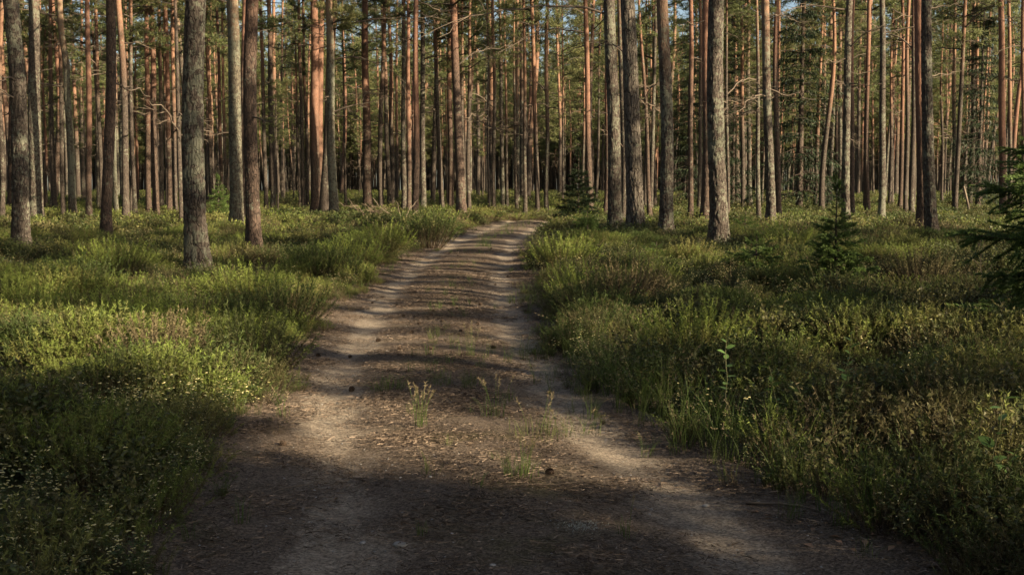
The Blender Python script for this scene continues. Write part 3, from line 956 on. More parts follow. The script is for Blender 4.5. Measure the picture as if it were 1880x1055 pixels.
shade_spruces = np.array([(9.5, -1.2, .62), (8.0, -3.6, .7), (6.6, -5.8, .75), (10.8, -2.6, .8), (4.5, -7.5, .7), (8.8, 5.6, .26), (7.6, 4.0, .22), (9.9, 7.4, .20), (12.5, -5.5, .8), (11.9, -3.7, .75), (15.1, -4.1, .85), (9.4, -2.6, .6), (13.8, -3.4, .8)])  # spruces added out of view to shade the foreground and right heath
shade_spruce = big_spruce_mb(17, 2.4).mesh('spruce', [M['needle_spruce_dark'], M['bark_spruce']])
allp = np.concatenate([pts, shade_spruces[:, :2]])
P = np.column_stack([allp, zg(allp[:, 0], allp[:, 1])])
sc = np.concatenate([rng.uniform(.85, 1.15, len(pts) - len(young)), young[:, 2], shade_spruces[:, 2] * 1.05])
pk = np.concatenate([rng.integers(0, 6, len(pts)), np.full(len(shade_spruces), 6)])
o = scatter('surrounding_woodland', P, rng.uniform(0, 6.28, len(P)), .015, sc, pk, far_protos + [shade_spruce])
tag(o, 'unseen pine wood around the track, with pines and spruces added for shade', 'forest', kind='stuff')

# ------------------------------------------------------------------ spruces
def spruce_branch_mb(L, nt, need, nl, nw, droop=.1):
    """one bough along +X: axis, flat side twigs, needles round them"""
    mb = MB()
    n = 9
    t = np.linspace(0, 1, n)
    P = np.column_stack([t * L, .03 * L * np.sin(t * 3 + rng.uniform(0, 3)), -droop * L * np.sin(t * math.pi * .75) + .03 * L * t])
    tube(mb, P, np.linspace(.012, .003, n) * L ** .5, 4, 1, .2)
    axes = [(P, 1.0)]
    for k in range(nt):
        u = rng.uniform(.18, .97)
        f = u * (n - 1); a = int(f); p = P[a] + (P[min(a + 1, n - 1)] - P[a]) * (f - a)
        s = 1 if k % 2 else -1
        l2 = L * .50 * (1 - u * .72) * rng.uniform(.7, 1.2)
        Q = limb_path(p, s * R(rng.uniform(32, 66)), R(rng.uniform(-34, 24)), l2, 5, .15, .15)
        tube(mb, Q, np.linspace(.004, .002, 5), 3, 1, .3)
        axes.append((Q, l2 / L))
    for A, wgt in axes:
        m_ = max(6, int(need * wgt))
        u = rng.uniform(.05 if wgt < 1 else .25, 1, m_) * (len(A) - 1)
        a = np.minimum(u.astype(int), len(A) - 2)
        p = A[a] + (A[a + 1] - A[a]) * (u - a)[:, None]
        d = unit(A[a + 1] - A[a])
        D = unit(d * .9 + rand_dirs(m_) * .9)
        D[:, 2] *= .75
        spikes(mb, p, D, rng.uniform(.7, 1.2, m_) * nl, nw, 0, np.clip(.15 + .75 * u / (len(A) - 1) * rng.uniform(.6, 1.2, m_), 0, 1))
    return mb
sb = [spruce_branch_mb(1.0, 20, 330, .052, .020).mesh('bough', [M['needle_spruce'], M['bark_spruce']]) for _ in range(4)]
sbD = [spruce_branch_mb(1.0, 20, 330, .052, .020).mesh('bough', [M['needle_spruce_dark'], M['bark_spruce']]) for _ in range(4)]  # dark needles put shade into the colour of the track-end spruce
sbL = [spruce_branch_mb(1.0, 40, 1300, .024, .0058).mesh('bough', [M['needle_spruce'], M['bark_spruce']]) for _ in range(4)]
def young_spruce(x, y, h, r, label, whorls, per, group='young spruces in the heath', sunk=.0, zlow=.06, sb=sb):
    g = float(zg(x, y)) - sunk
    root = empty('young_spruce', (x, y, g))
    tag(root, label, 'spruce tree', group)
    mb = MB()
    zs = np.linspace(-.05, h, 9)
    tube(mb, np.column_stack([zs * 0, zs * 0, zs]), np.linspace(.012 + h * .011, .004, 9), 8, 0)
    obj('trunk', mb.mesh('trunk', M['bark_spruce'], True), root)
    for wv in range(whorls):
        t = wv / (whorls - 1)
        z = h * (zlow + (.90 - zlow) * t ** .9)
        L = r * (1 - t) ** .9 + .06 * h * .5
        n = per if t < .75 else 4
        a0 = rng.uniform(0, 6)
        for k in range(n):
            a = a0 + k / n * 2 * math.pi + rng.normal() * .16
            el = R(-8 + 42 * t + rng.normal() * 6)
            l = L * rng.uniform(.72, 1.15)
            obj('bough', sb[int(rng.integers(0, 4))], root, (0, 0, z + rng.normal() * .015 * h), (0, -el, a), (l, l * rng.uniform(.8, 1.1), l))
    for k in range(3):
        obj('bough', sb[k], root, (0, 0, h * (.86 + .03 * k)), (0, -R(87 - k * 3), k * 2.1), h * .16)
    return root

def px_ground(px, py, lift=.15):
    Y = np.arange(4, 130, .05)
    r = ray(px, py)
    Pp = np.array([0, 0, CAM_H]) + r[None, :] * (Y / r[1])[:, None]
    g = zg(Pp[:, 0], Y) + lift
    h = np.nonzero(Pp[:, 2] <= g)[0]
    k = h[0] if len(h) else -1
    return float(Pp[k, 0]), float(Y[k])

x, y = px_ground(1532, 548, .05)
young_spruce(x, y, 1.68, .60, 'young spruce with a pointed leader standing in the right heath', 14, 7)
x, y = px_ground(1368, 432, .1)
young_spruce(x, y, .85, .55, 'small spruce seedling in the heath behind the sunlit-flank pine', 7, 6)
x, y = px_ground(1388, 505, .05)
young_spruce(x, y, .75, .8, 'low spreading spruce without a leader, in front of the sunlit-flank pine', 5, 7)
x, y = px_ground(1205, 480, .05)
young_spruce(x, y, .5, .5, 'tiny spruce seedling low in the heath between two thick pines', 5, 6)
x, y = px_ground(1062, 398, .1)
young_spruce(x, y, 3.0, 1.0, 'slim spruce coloured dark as if shaded, beside the right edge of the track end', 18, 6, sb=sbD)
x, y = px_ground(1078, 436, .1)
young_spruce(x, y, .95, .9, 'bushy low spruce at the heath margin near the track end', 7, 7)
x, y = px_ground(402, 398, .1)
young_spruce(x, y, 1.9, .8, 'dark little spruce seen between the lichen-crusted and pale sunlit pines', 11, 6)
young_spruce(5.95, 10.9, 3.7, 2.0, 'large spruce reaching long boughs in from the right edge of the view', 19, 5, sunk=.0, sb=sbL)

bs = big_spruce_mb(17, 2.9)
def split_big():
    nd = MB(); tr = MB()
    V = np.concatenate(bs.v); Hh = np.concatenate(bs.h)
    for dst, mi in ((nd, 0), (tr, 1)):
        for Fa, m_ in zip(bs.f, bs.m):
            if len(m_) and m_[0] == mi:
                lo, hi = Fa.min(), Fa.max() + 1
                dst.add(V[lo:hi], Fa - lo, 0, Hh[lo:hi])
    return nd, tr
nd, tr = split_big()
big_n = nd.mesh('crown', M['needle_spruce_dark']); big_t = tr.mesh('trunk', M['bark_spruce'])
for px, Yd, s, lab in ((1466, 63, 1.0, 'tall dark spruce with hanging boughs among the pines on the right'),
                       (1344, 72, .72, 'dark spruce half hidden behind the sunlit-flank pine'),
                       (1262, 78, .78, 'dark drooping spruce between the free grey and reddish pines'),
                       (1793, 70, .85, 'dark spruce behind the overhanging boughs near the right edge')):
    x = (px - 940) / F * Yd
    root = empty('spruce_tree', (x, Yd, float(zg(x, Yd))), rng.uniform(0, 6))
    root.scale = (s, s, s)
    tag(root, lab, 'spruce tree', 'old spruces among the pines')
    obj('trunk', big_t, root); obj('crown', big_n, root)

# slim young pine in the left stand
root = empty('young_pine', (at_depth(510, 385, 55)[0], 55, float(zg(at_depth(510, 385, 55)[0], 55))))
tag(root, 'spindly young pine with a thin stem and a small tufted crown', 'pine tree')
mb = MB(); zs = np.linspace(-.1, 6.0, 10)
tube(mb, np.column_stack([np.sin(zs) * .03, zs * 0, zs]), np.linspace(.05, .02, 10), 7)
obj('trunk', mb.mesh('trunk', M['bark_mid'], True), root)
obj('crown', crown_near[0], root, (0, 0, 3.6), (0, 0, 1), (.36, .36, .30))

# ------------------------------------------------------------------ plants of the heath: sprigs
def heather_mb(n, nsp, hgt, rad, sw, sl, mats=0, brown=.35):
    mb = MB()
    for _ in range(n):
        a = rng.uniform(0, 6.28); rr = rad * math.sqrt(rng.uniform())
        p0 = np.array([rr * .45 * math.cos(a), rr * .45 * math.sin(a), 0])
        hh = hgt * rng.uniform(.6, 1.1) * (1 - .35 * (rr / rad) ** 2)
        p1 = np.array([rr * math.cos(a), rr * math.sin(a), hh * .65])
        p2 = p1 + np.array([rr * .25 * math.cos(a) + rng.normal() * .02, rr * .25 * math.sin(a) + rng.normal() * .02, hh * .35])
        t = np.linspace(0, 1, 5)[:, None]
        C = (1 - t) ** 2 * p0 + 2 * t * (1 - t) * p1 * np.array([.9, .9, .8]) + t ** 2 * p2
        ribbon(mb, C, .005, 0, np.linspace(0, .5, 5))
        u = rng.uniform(brown, 1, nsp) * 4
        k = np.minimum(u.astype(int), 3)
        p = C[k] + (C[k + 1] - C[k]) * (u - k)[:, None]
        d = unit(C[k + 1] - C[k])
        D = d * .9 + rand_dirs(nsp) * 1.0
        spikes(mb, p, D, sl * rng.uniform(.7, 1.2, nsp), sw, 0, np.clip((u / 4 - .3) * 1.6, 0, 1))
    return mb
def bilberry_mb(n, nl, hgt, rad, L):
    mb = MB()
    for _ in range(n):
        a = rng.uniform(0, 6.28); rr = rad * math.sqrt(rng.uniform())
        top = np.array([rr * math.cos(a), rr * math.sin(a), hgt * rng.uniform(.55, 1.1)])
        t = np.linspace(0, 1, 4)[:, None]
        C = t * top * np.array([1, 1, 1]) * np.where(t > 0, 1, 0)
        C[:, :2] *= (.5 + .5 * t)
        ribbon(mb, C, .004, 0, .2)
        u = rng.uniform(.3, 1, nl) * 3
        k = np.minimum(u.astype(int), 2)
        p = C[k] + (C[k + 1] - C[k]) * (u - k)[:, None]
        D = rand_dirs(nl); D[:, 2] = np.abs(D[:, 2]) * .5 + .1
        leaves(mb, p, D, L * rng.uniform(.7, 1.2, nl), L * .55, 0, rng.uniform(.4, 1, nl))
    return mb
def flower(mb, p, d, L, mat):
    d = unit(d); s = unit(np.cross(d, rand_dirs(1)[0])); t = np.cross(d, s)
    ring = lambda c, r: [c + r * (math.cos(a) * s + math.sin(a) * t) for a in (0, 2.09, 4.19)]
    V = ring(p, L * .10) + ring(p + d * L * .75, L * .20) + [p + d * L * 1.05 + s * L * .15]
    Fa = [[0, 1, 4], [0, 4, 3], [1, 2, 5], [1, 5, 4], [2, 0, 3], [2, 3, 5], [3, 4, 6], [4, 5, 6]]
    mb.add(np.array(V), np.array(Fa), mat, [0, 0, 0, 1, 1, 1, .3])
def cowwheat_mb(stems, hgt, nf, L, side=True):
    mb = MB()
    for _ in range(stems):
        a = rng.uniform(0, 6.28); b = rng.uniform(0, .10)
        base = np.array([b * math.cos(a), b * math.sin(a), 0])
        hh = hgt * rng.uniform(.7, 1.15)
        top = base + np.array([rng.normal() * .05, rng.normal() * .05, hh])
        t = np.linspace(0, 1, 5)[:, None]
        C = base + t * (top - base) + np.sin(t * 3.1) * rng.normal(size=3) * .015
        ribbon(mb, C, .003, 0, .4)
        for k in range(6):
            u = rng.uniform(.25, .98); p = base + u * (top - base); az = rng.uniform(0, 6.28)
            P2 = np.stack([p, p]); D = np.array([[math.cos(az), math.sin(az), .35], [-math.cos(az), -math.sin(az), .35]])
            leaves(mb, P2, D, .034 * (1.2 - .5 * u), .007, 0, rng.uniform(.4, 1))
        az = rng.uniform(0, 6.28)
        for k in range(nf):
            u = rng.uniform(.45, 1.0); p = base + u * (top - base) + rng.normal(size=3) * .02
            aa = az + rng.normal() * .35
            flower(mb, p, np.array([math.cos(aa), math.sin(aa), rng.uniform(-.1, .25)]), L * rng.uniform(.8, 1.2), 1)
    return mb
def grass_mb(n, hgt, rad, w, heads=0, lean=.5):
    mb = MB()
    for k in range(n):
        a = rng.uniform(0, 6.28); b = rad * math.sqrt(rng.uniform())
        hh = hgt * rng.uniform(.5, 1.1)
        az = a + rng.normal() * .7; ln = hh * lean * abs(rng.normal()) * .8
        t = np.linspace(0, 1, 5)[:, None]
        C = np.array([b * math.cos(a), b * math.sin(a), 0]) + np.concatenate([t ** 2 * ln * math.cos(az), t ** 2 * ln * math.sin(az), t * hh - t ** 3 * ln * .35], 1)
        ribbon(mb, C, w * rng.uniform(.7, 1.3), 0, np.linspace(.1, 1, 5))
        if k < heads:
            m_ = 16
            u = rng.uniform(.72, 1, m_)
            p = C[3] + (C[4] - C[3]) * ((u - .72) / .28)[:, None]
            spikes(mb, p, unit(C[4] - C[3]) * .8 + rand_dirs(m_) * .8, rng.uniform(.01, .03, m_), .003, 1, rng.uniform(0, 1, m_))
    return mb

HE = [heather_mb(62, 40, .28, .20, .0046, .019, brown=.45).mesh('heather', [M['heather']]) for _ in range(3)]
HD = [heather_mb(62, 40, .26, .20, .0046, .019, brown=.38).mesh('heather', [M['heather_dark']]) for _ in range(3)]
HY = [heather_mb(30, 26, .30, .20, .004, .018, brown=.2).mesh('heather', [M['heather_dry']]) for _ in range(3)]
HYF = [heather_mb(30, 7, .30, .30, .015, .05, brown=.2).mesh('heather', [M['heather_dry']]) for _ in range(2)]
HEF = [heather_mb(30, 7, .32, .30, .018, .055, brown=.25).mesh('heather', [M['heather']]) for _ in range(2)]
HDF = [heather_mb(30, 7, .30, .30, .018, .055, brown=.25).mesh('heather', [M['heather_dark']]) for _ in range(2)]
BB = [bilberry_mb(22, 11, .26, .17, .026).mesh('bilberry', [M['bilberry']]) for _ in range(3)]
BBF = [bilberry_mb(22, 9, .28, .32, .05).mesh('bilberry', [M['bilberry']]) for _ in range(2)]
CW = [cowwheat_mb(3, .29, 4, .018).mesh('cowwheat', [M['cowwheat'], M['flower']]) for _ in range(4)]
CWF = [cowwheat_mb(6, .36, 2, .022).mesh('cowwheat', [M['cowwheat'], M['bract']]) for _ in range(3)]
GR = [grass_mb(16, .42, .08, .005, 2).mesh('grass', [M['grass'], M['grass_head']]) for _ in range(4)]
GRS = [grass_mb(14, .13, .05, .0035).mesh('grass', [M['grass'], M['grass_head']]) for _ in range(3)]

def wedge(y0, y1, dens, m=.52, extra=1.2):
    n = int(dens * m * (y1 ** 2 - y0 ** 2) + dens * 2 * extra * (y1 - y0))
    Y = np.sqrt(rng.uniform(y0 ** 2, y1 ** 2, n))
    X = rng.uniform(-1, 1, n) * (m * Y + extra)
    return X, Y

def off_track(X, Y, pad=0.0):
    d = X - cx(Y)
    return np.where(d < 0, -d - half_w(Y, 0), d - half_w(Y, 1)) - pad + 3.0 * sstep(54, 57, Y)

acc = {k: [] for k in ('heather', 'dark_heather', 'dry_heather', 'bilberry', 'cowwheat', 'grass')}
def put(kind, X, Y, s, pick, sink=.02):
    acc[kind].append(np.column_stack([X, Y, gz(X, Y) - sink, s, pick]))

for (y0, y1, dens, far) in ((3.4, 15, 38, 0), (15, 32, 20, 0), (32, 70, 5.5, 1), (70, 140, 2.0, 1)):
    X, Y = wedge(y0, y1, dens)
    ot = off_track(X, Y)
    keep = ot > np.where(rng.uniform(size=len(X)) < .22, rng.uniform(-.42, 0, len(X)), rng.uniform(-.06, .14, len(X)))
    X, Y, ot = X[keep], Y[keep], ot[keep]
    a = fbm(X * .33 + 7, Y * .33, 21); b = fbm(X * .8, Y * .8, 22)
    left = X < cx(Y)
    lush = fbm(X * .22 + 3, Y * .22 + 9, 23)
    ph = np.clip((a - .45) * 9 + .5, .04, .97)
    ph = np.where(left & (Y < 7.8), ph * .30, ph)
    ph = np.where(left & (Y > 8.2) & (Y < 13) & (ot < 3.2), np.maximum(ph, .85), ph)
    ph = np.where(~left & (Y < 11), ph * .55, ph)
    vg = (~left) & (Y > 5.5) & (Y < 10.5) & (ot < .75)
    drop = vg & (rng.uniform(size=len(X)) < .7)
    sv_ = ~drop
    X, Y, ot, ph, left, b = X[sv_], Y[sv_], ot[sv_], ph[sv_], left[sv_], b[sv_]
    u = rng.uniform(size=len(X))
    isH = u < ph
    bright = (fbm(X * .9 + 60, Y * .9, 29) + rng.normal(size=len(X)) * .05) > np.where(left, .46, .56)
    lowedge = .26 + .74 * sstep(-.25, .6, ot)
    mound = sstep(.3, .72, vnoise(X * 1.15 + 2, Y * 1.15, 24)) * .7 + .3 * vnoise(X * 3.1, Y * 3.1, 25)
    sz = (.30 + 1.35 * mound + .15 * b) * lowedge * rng.uniform(.8, 1.2, len(X))
    dry = isH & (fbm(X * .7 + 40, Y * .7, 27) > .60) & (rng.uniform(size=len(X)) < .7)
    put('dry_heather', X[dry], Y[dry], sz[dry] * .9 * (1 if y0 < 60 else 1.4), (3 if far else 0) + rng.integers(0, 2, dry.sum()))
    isH = isH & ~dry
    drop = dry
    isB = ~isH & ~dry
    if not far:
        sel = isH & bright
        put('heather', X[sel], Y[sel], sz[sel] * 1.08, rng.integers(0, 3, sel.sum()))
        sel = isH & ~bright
        put('dark_heather', X[sel], Y[sel], sz[sel] * 1.05, rng.integers(0, 3, sel.sum()))
        sel = isB
        put('bilberry', X[sel], Y[sel], sz[sel] * 1.0, rng.integers(0, 3, sel.sum()))
    else:
        g = 1.0 if y0 < 60 else 1.45
        sel = isH & bright
        put('heather', X[sel], Y[sel], sz[sel] * g, 3 + rng.integers(0, 2, sel.sum()))
        sel = isH & ~bright
        put('dark_heather', X[sel], Y[sel], sz[sel] * g, 3 + rng.integers(0, 2, sel.sum()))
        sel = isB
        put('bilberry', X[sel], Y[sel], sz[sel] * g, 3 + rng.integers(0, 2, sel.sum()))
# cow-wheat: dense in the near left and over the right heath
for (y0, y1, dens, far) in ((3.4, 9, 90, 0), (9, 13, 60, 0), (13, 30, 22, 0), (30, 75, 4, 1)):
    X, Y = wedge(y0, y1, dens)
    ot = off_track(X, Y)
    a = fbm(X * .5 + 31, Y * .5, 41)
    left = X < cx(Y)
    a2 = vnoise(X * 2.6 + 9, Y * 2.6, 47)
    pr = np.clip((a - .42) * 5 + .3, .04, 1) * (.25 + 1.1 * sstep(.35, .7, a2))
    pr = np.where(left & (Y < 8.2), np.maximum(pr, .4 + .6 * sstep(.3, .65, a2)), pr)
    pr = np.where(left & (Y > 8.2) & (Y < 12) & (ot < 2.5), pr * .35, pr)
    pr = np.where(~left & (Y < 7), pr * .25, np.where(~left & (Y < 11), pr * .5, pr))
    keep = (ot > .08) & (rng.uniform(size=len(X)) < pr)
    X, Y = X[keep], Y[keep]
    put('cowwheat', X, Y, rng.uniform(.6, 1.2, len(X)), (4 + rng.integers(0, 3, len(X))) if far else rng.integers(0, 4, len(X)), .0)
X, Y = wedge(12, 34, 14)
keep = (off_track(X, Y) > .15) & (fbm(X * .4 + 3, Y * .4, 44) > .5)
X, Y = X[keep], Y[keep]
put('cowwheat', X, Y, rng.uniform(.6, .95, len(X)), 4 + rng.integers(0, 3, len(X)), 0)
# grass: right verge, thin in the middle strip, some along the left edge
X, Y = wedge(4.0, 18, 70)
d = X - cx(Y); ot = off_track(X, Y)
pr = np.where((d > 0) & (Y > 5.2), np.exp(-((ot - .35) / .40) ** 2) * np.where(Y < 13, .9, .3), 0)
pr = np.maximum(pr, np.where((d > 0), np.exp(-((ot + .05) / .18) ** 2) * .35, 0))
pr = np.maximum(pr, np.where(d < 0, np.exp(-((ot - .02) / .10) ** 2) * .15, 0))
pr = pr * (0.5 + fbm(X * 1.1, Y * 1.1, 51))
keep = rng.uniform(size=len(X)) < pr
X, Y, ot2 = X[keep], Y[keep], ot[keep]
put('grass', X, Y, rng.uniform(.55, 1.15, len(X)) * (.55 + .45 * sstep(-.1, .3, ot2)), rng.integers(0, 4, len(X)), 0)
X, Y = wedge(4.0, 40, 16)
d = X - cx(Y)
pr = np.exp(-((d - .05) / .28) ** 2) * sstep(.42, .64, fbm(X * .9 + 4, Y * .6, 52)) * 1.0 + np.where(np.abs(np.abs(d) - 1.4) < .22, .16, 0) + .006
keep = (rng.uniform(size=len(X)) < pr) & (np.abs(d) < 1.6)
X, Y = X[keep], Y[keep]
put('grass', X, Y, rng.uniform(.5, 1.3, len(X)), 4 + rng.integers(0, 3, len(X)), 0)
X, Y = wedge(36, 62, 2.5)
keep = np.abs(X - cx(Y)) < .5
put('grass', X[keep], Y[keep], rng.uniform(.4, .8, keep.sum()), rng.integers(0, 4, keep.sum()), 0)
X, Y = wedge(30, 75, .9)
keep = np.abs(off_track(X, Y)) < .35
put('grass', X[keep], Y[keep], rng.uniform(.5, .9, keep.sum()), rng.integers(0, 4, keep.sum()), 0)

LAB = {'heather': ('bright yellow-green heather covering the sunny heath', 'heather', HE + HEF),
       'dark_heather': ('darker green heather growing between the trunks', 'heather', HD + HDF),
       'dry_heather': ('patches of dry brown heather among the green', 'heather', HY + HYF),
       'bilberry': ('low leafy bilberry carpet under the pines', 'bilberry', BB + BBF),
       'cowwheat': ('scattered wild plants with small pale yellow flowers', 'wildflowers', CW + CWF),
       'grass': ('green grass along the verge and down the middle of the track', 'grass', GR + GRS)}
NAME = {'heather': 'heather_cover', 'dark_heather': 'heather_cover', 'dry_heather': 'heather_cover', 'bilberry': 'bilberry_cover', 'cowwheat': 'wildflower_cover', 'grass': 'verge_grass'}
for k, L in acc.items():
    A = np.concatenate(L)
    print(k, len(A))
    lab, cat, meshes = LAB[k]
    o = scatter(NAME[k], A[:, :3], rng.uniform(0, 6.28, len(A)), .10, A[:, 3], A[:, 4].astype(int), meshes)
    tag(o, lab, cat, kind='stuff')

# ------------------------------------------------------------------ litter on the track
def litter_mb(n, rad):
    mb = MB()
    a = rng.uniform(0, 6.28, n); r = rad * np.sqrt(rng.uniform(size=n))
    P = np.column_stack([r * np.cos(a), r * np.sin(a), rng.uniform(.003, .010, n)])
    b = rng.uniform(0, 6.28, n)
    D = np.column_stack([np.cos(b), np.sin(b), rng.normal(size=n) * .12])
    spikes(mb, P, D, rng.uniform(.02, .075, n), rng.uniform(.0025, .006, n), 0, rng.uniform(0, 1, n) ** 1.3)
    m_ = n // 5
    a = rng.uniform(0, 6.28, m_); r = rad * np.sqrt(rng.uniform(size=m_)); b = rng.uniform(0, 6.28, m_)
    leaves(mb, np.column_stack([r * np.cos(a), r * np.sin(a), np.full(m_, .006)]), np.column_stack([np.cos(b), np.sin(b), b * 0 + .05]), rng.uniform(.008, .028, m_), rng.uniform(.006, .014, m_), 0, rng.uniform(.2, 1, m_), fold=.25)
    return mb
LI = [litter_mb(130, .22).mesh('litter', [M['litter']]) for _ in range(4)]
X, Y = wedge(3.4, 30, 24)
d = X - cx(Y)
rut = np.exp(-((np.abs(d) - .87) / .30) ** 2)
keep = (np.abs(d) < 2.0) & (rng.uniform(size=len(X)) < (1 - .93 * rut) * np.clip(1.2 - Y / 40, .3, 1))
X, Y = X[keep], Y[keep]
o = scatter('needle_litter', np.column_stack([X, Y, gz(X, Y) + .002]), rng.uniform(0, 6.28, len(X)), .02, rng.uniform(.8, 1.2, len(X)), rng.integers(0, 4, len(X)), LI)
tag(o, 'brown needle litter and bark chips strewn over the track', 'litter', kind='stuff')

def pebble(seed):
    mb = MB()
    V = np.array([[1, 0, 0], [.3, .8, .05], [-.7, .55, 0], [-.9, -.3, .05], [-.1, -.8, 0], [.7, -.6, .05], [.1, .1, .55], [.35, -.2, .5]]) * rng.uniform(.8, 1.2, (8, 3))
    mb.add(V, np.array([[0, 1, 6], [1, 2, 6], [2, 3, 6], [3, 4, 6], [4, 7, 6], [4, 5, 7], [5, 0, 7], [0, 6, 7]]), 0, rng.uniform(.1, 1))
    return mb.mesh('pebble', M['stone'])
X, Y = wedge(3.4, 16, 150)
d = X - cx(Y)
keep = (np.abs(d) < 1.6) & (rng.uniform(size=len(X)) < .25 + .6 * np.exp(-((np.abs(d) - .87) / .4) ** 2))
X, Y = X[keep], Y[keep]
o = scatter('gravel', np.column_stack([X, Y, gz(X, Y)]), rng.uniform(0, 6.28, len(X)), .2, .0025 + .006 * rng.uniform(size=len(X)) ** 4 + .002 * rng.uniform(size=len(X)), rng.integers(0, 4, len(X)), [pebble(k) for k in range(4)])
tag(o, 'fine gravel in the sandy wheel ruts', 'gravel', kind='stuff')

# ------------------------------------------------------------------ single small things
def gpt(px, py):
    """where the line of sight through a pixel meets track or ground"""
    Y = np.arange(3.5, 120, .02)
    r = ray(px, py)
    Pp = np.array([0, 0, CAM_H]) + r[None, :] * (Y / r[1])[:, None]
    g = gz(Pp[:, 0], Y)
    h = np.nonzero(Pp[:, 2] <= g)[0]
    k = h[0] if len(h) else -1
    return float(Pp[k, 0]), float(Y[k]), float(g[k])

def tuft(px, py, n, h, rad, w, heads, lean, label, group='grass tufts on the track'):
    x, y, z = gpt(px, py)
    mb = grass_mb(n, h, rad, w, 0, lean)
    root = empty('grass_tuft', (x, y, z - .004))
    tag(root, label, 'grass', group)
    obj('blades', mb.mesh('blades', M['grass']), root)['kind'] = 'stuff'
    for k in range(heads):
        m2 = MB()
        az = rng.uniform(0, 6.28); hh = h * rng.uniform(1.1, 1.6); b = rad * .6 * rng.uniform()
        t = np.linspace(0, 1, 6)[:, None]
        ln = rng.uniform(.02, .10)
        C = np.array([b * math.cos(az), b * math.sin(az), 0]) + np.concatenate([t ** 2 * ln * math.cos(az), t ** 2 * ln * math.sin(az), t * hh], 1)
        tube(m2, C, np.linspace(.0018, .001, 6), 3, 0, .6)
        q = 26; u = rng.uniform(.74, 1, q)
        p = C[4] + (C[5] - C[4]) * ((u - .74) / .26)[:, None]
        spikes(m2, p, np.array([0, 0, .7]) + rand_dirs(q), rng.uniform(.012, .035, q), .0035, 1, rng.uniform(0, 1, q))
        obj('seed_stalk', m2.mesh('seed_stalk', [M['grass'], M['grass_head']]), root)
tuft(715, 716, 70, .15, .15, .005, 0, .9, 'wide low tuft of fine grass in the middle of the track')
tuft(772, 783, 12, .20, .07, .004, 11, .3, 'tall thin grass with dry seed heads standing in the sun band')
tuft(958, 874, 60, .15, .10, .004, 7, .5, 'dense grass clump with tall stalks at the shadow edge of the track')
tuft(985, 800, 60, .17, .22, .004, 4, .6, 'spread patch of grass beside the right-hand rut')
tuft(1050, 795, 50, .14, .20, .004, 2, .7, 'loose grass patch between right-hand rut and verge')
tuft(868, 655, 30, .22, .16, .004, 8, .3, 'sparse tall stalks in the shaded middle of the track')
tuft(820, 706, 20, .14, .05, .004, 0, .4, 'small upright tuft just right of the wide low grass tuft')
tuft(910, 765, 18, .20, .10, .004, 6, .3, 'few thin stalks on the mossy middle of the track')
tuft(775, 982, 16, .08, .025, .004, 0, .3, 'tiny green tuft alone in the dark foreground of the track')
tuft(520, 765, 14, .13, .05, .004, 3, .5, 'thin grass sprouting near the heather on the left-hand edge')
tuft(888, 452, 60, .28, .22, .008, 5, .4, 'dark grass tuft in the middle of the distant track')
tuft(955, 555, 60, .20, .22, .006, 3, .6, 'grass patch by the right-hand edge of the middle track')
tuft(1150, 985, 16, .12, .06, .004, 1, .7, 'few grass blades in the dark foreground near the right-hand rut')

# pine cones
def cone_mesh():
    mb = MB()
    n = 60
    for k in range(n):
        t = k / n
        a = k * 2.399; z = .05 * t
        r = .017 * math.sin(math.pi * (.15 + .8 * t))
        p = np.array([[r * math.cos(a), r * math.sin(a), z]])
        leaves(mb, p, np.array([[math.cos(a), math.sin(a), .7 - t * .4]]), .016, .014, 0, rng.uniform(.1, 1), N=np.array([[0, 0, 1.]]), fold=-.2)
    tube(mb, np.array([[0, 0, 0], [0, 0, .025], [0, 0, .055]]), np.array([.012, .016, .003]), 6, 0, .1)
    return mb.mesh('pine_cone', M['cone'])
cm = cone_mesh()
cone_px = [(690, 560), (705, 548), (735, 560), (760, 585), (788, 580), (800, 575), (812, 590), (830, 582), (842, 572), (735, 578), (760, 610), (790, 640), (735, 640), (690, 628), (845, 610),
           (870, 596), (905, 520), (930, 508), (875, 500), (840, 470), (960, 470), (905, 455), (780, 520), (800, 508), (880, 560), (900, 640), (640, 655), (590, 655), 
           (640, 720), (520, 815), (1012, 870), (920, 440), (860, 480), (985, 465), (890, 482), (760, 545), (775, 596)]
for (px, py) in cone_px:
    x, y, z = gpt(px + rng.normal() * 3, py + rng.normal() * 2)
    o = obj('pine_cone', cm, None, (x, y, z + .010), (R(80 + rng.normal() * 12), rng.uniform(0, 6.28), rng.uniform(0, 6.28)), rng.uniform(.65, .95))
    tag(o, 'small dark pine cone lying on the sandy track', 'pine cone', 'pine cones on the track')

# twigs
def twig(px, py, L, az, r, label, forks=2):
    x, y, z = gpt(px, py)
    mb = MB()
    P = limb_path((0, 0, 0), az, 0.05, L, 7, .02, .15)
    P[:, 2] = np.abs(P[:, 2]) * .6 + r
    tube(mb, P, np.linspace(r, r * .4, 7), 5, 0, np.linspace(.3, .9, 7))
    for f in range(forks):
        k = int(rng.integers(2, 6))
        Q = limb_path(P[k], az + rng.choice([-1, 1]) * rng.uniform(.4, .9), .15, L * .3, 4, .1, .2)
        tube(mb, Q, np.linspace(r * .5, r * .2, 4), 4, 0, .7)
    tag(obj('fallen_twig', mb.mesh('fallen_twig', M['dead_wood']), None, (x, y, z)), label, 'twig', 'twigs on the ground')
twig(690, 552, .55, .15, .012, 'forked grey twig lying across the left-hand rut')
twig(925, 895, .6, .25, .004, 'long thin twig on the dark foreground of the track')
twig(640, 880, .35, -.3, .006, 'short dark twig beside the left-hand rut in shade')
twig(500, 905, .4, .5, .004, 'crooked twig on the shaded left-hand edge of the track')
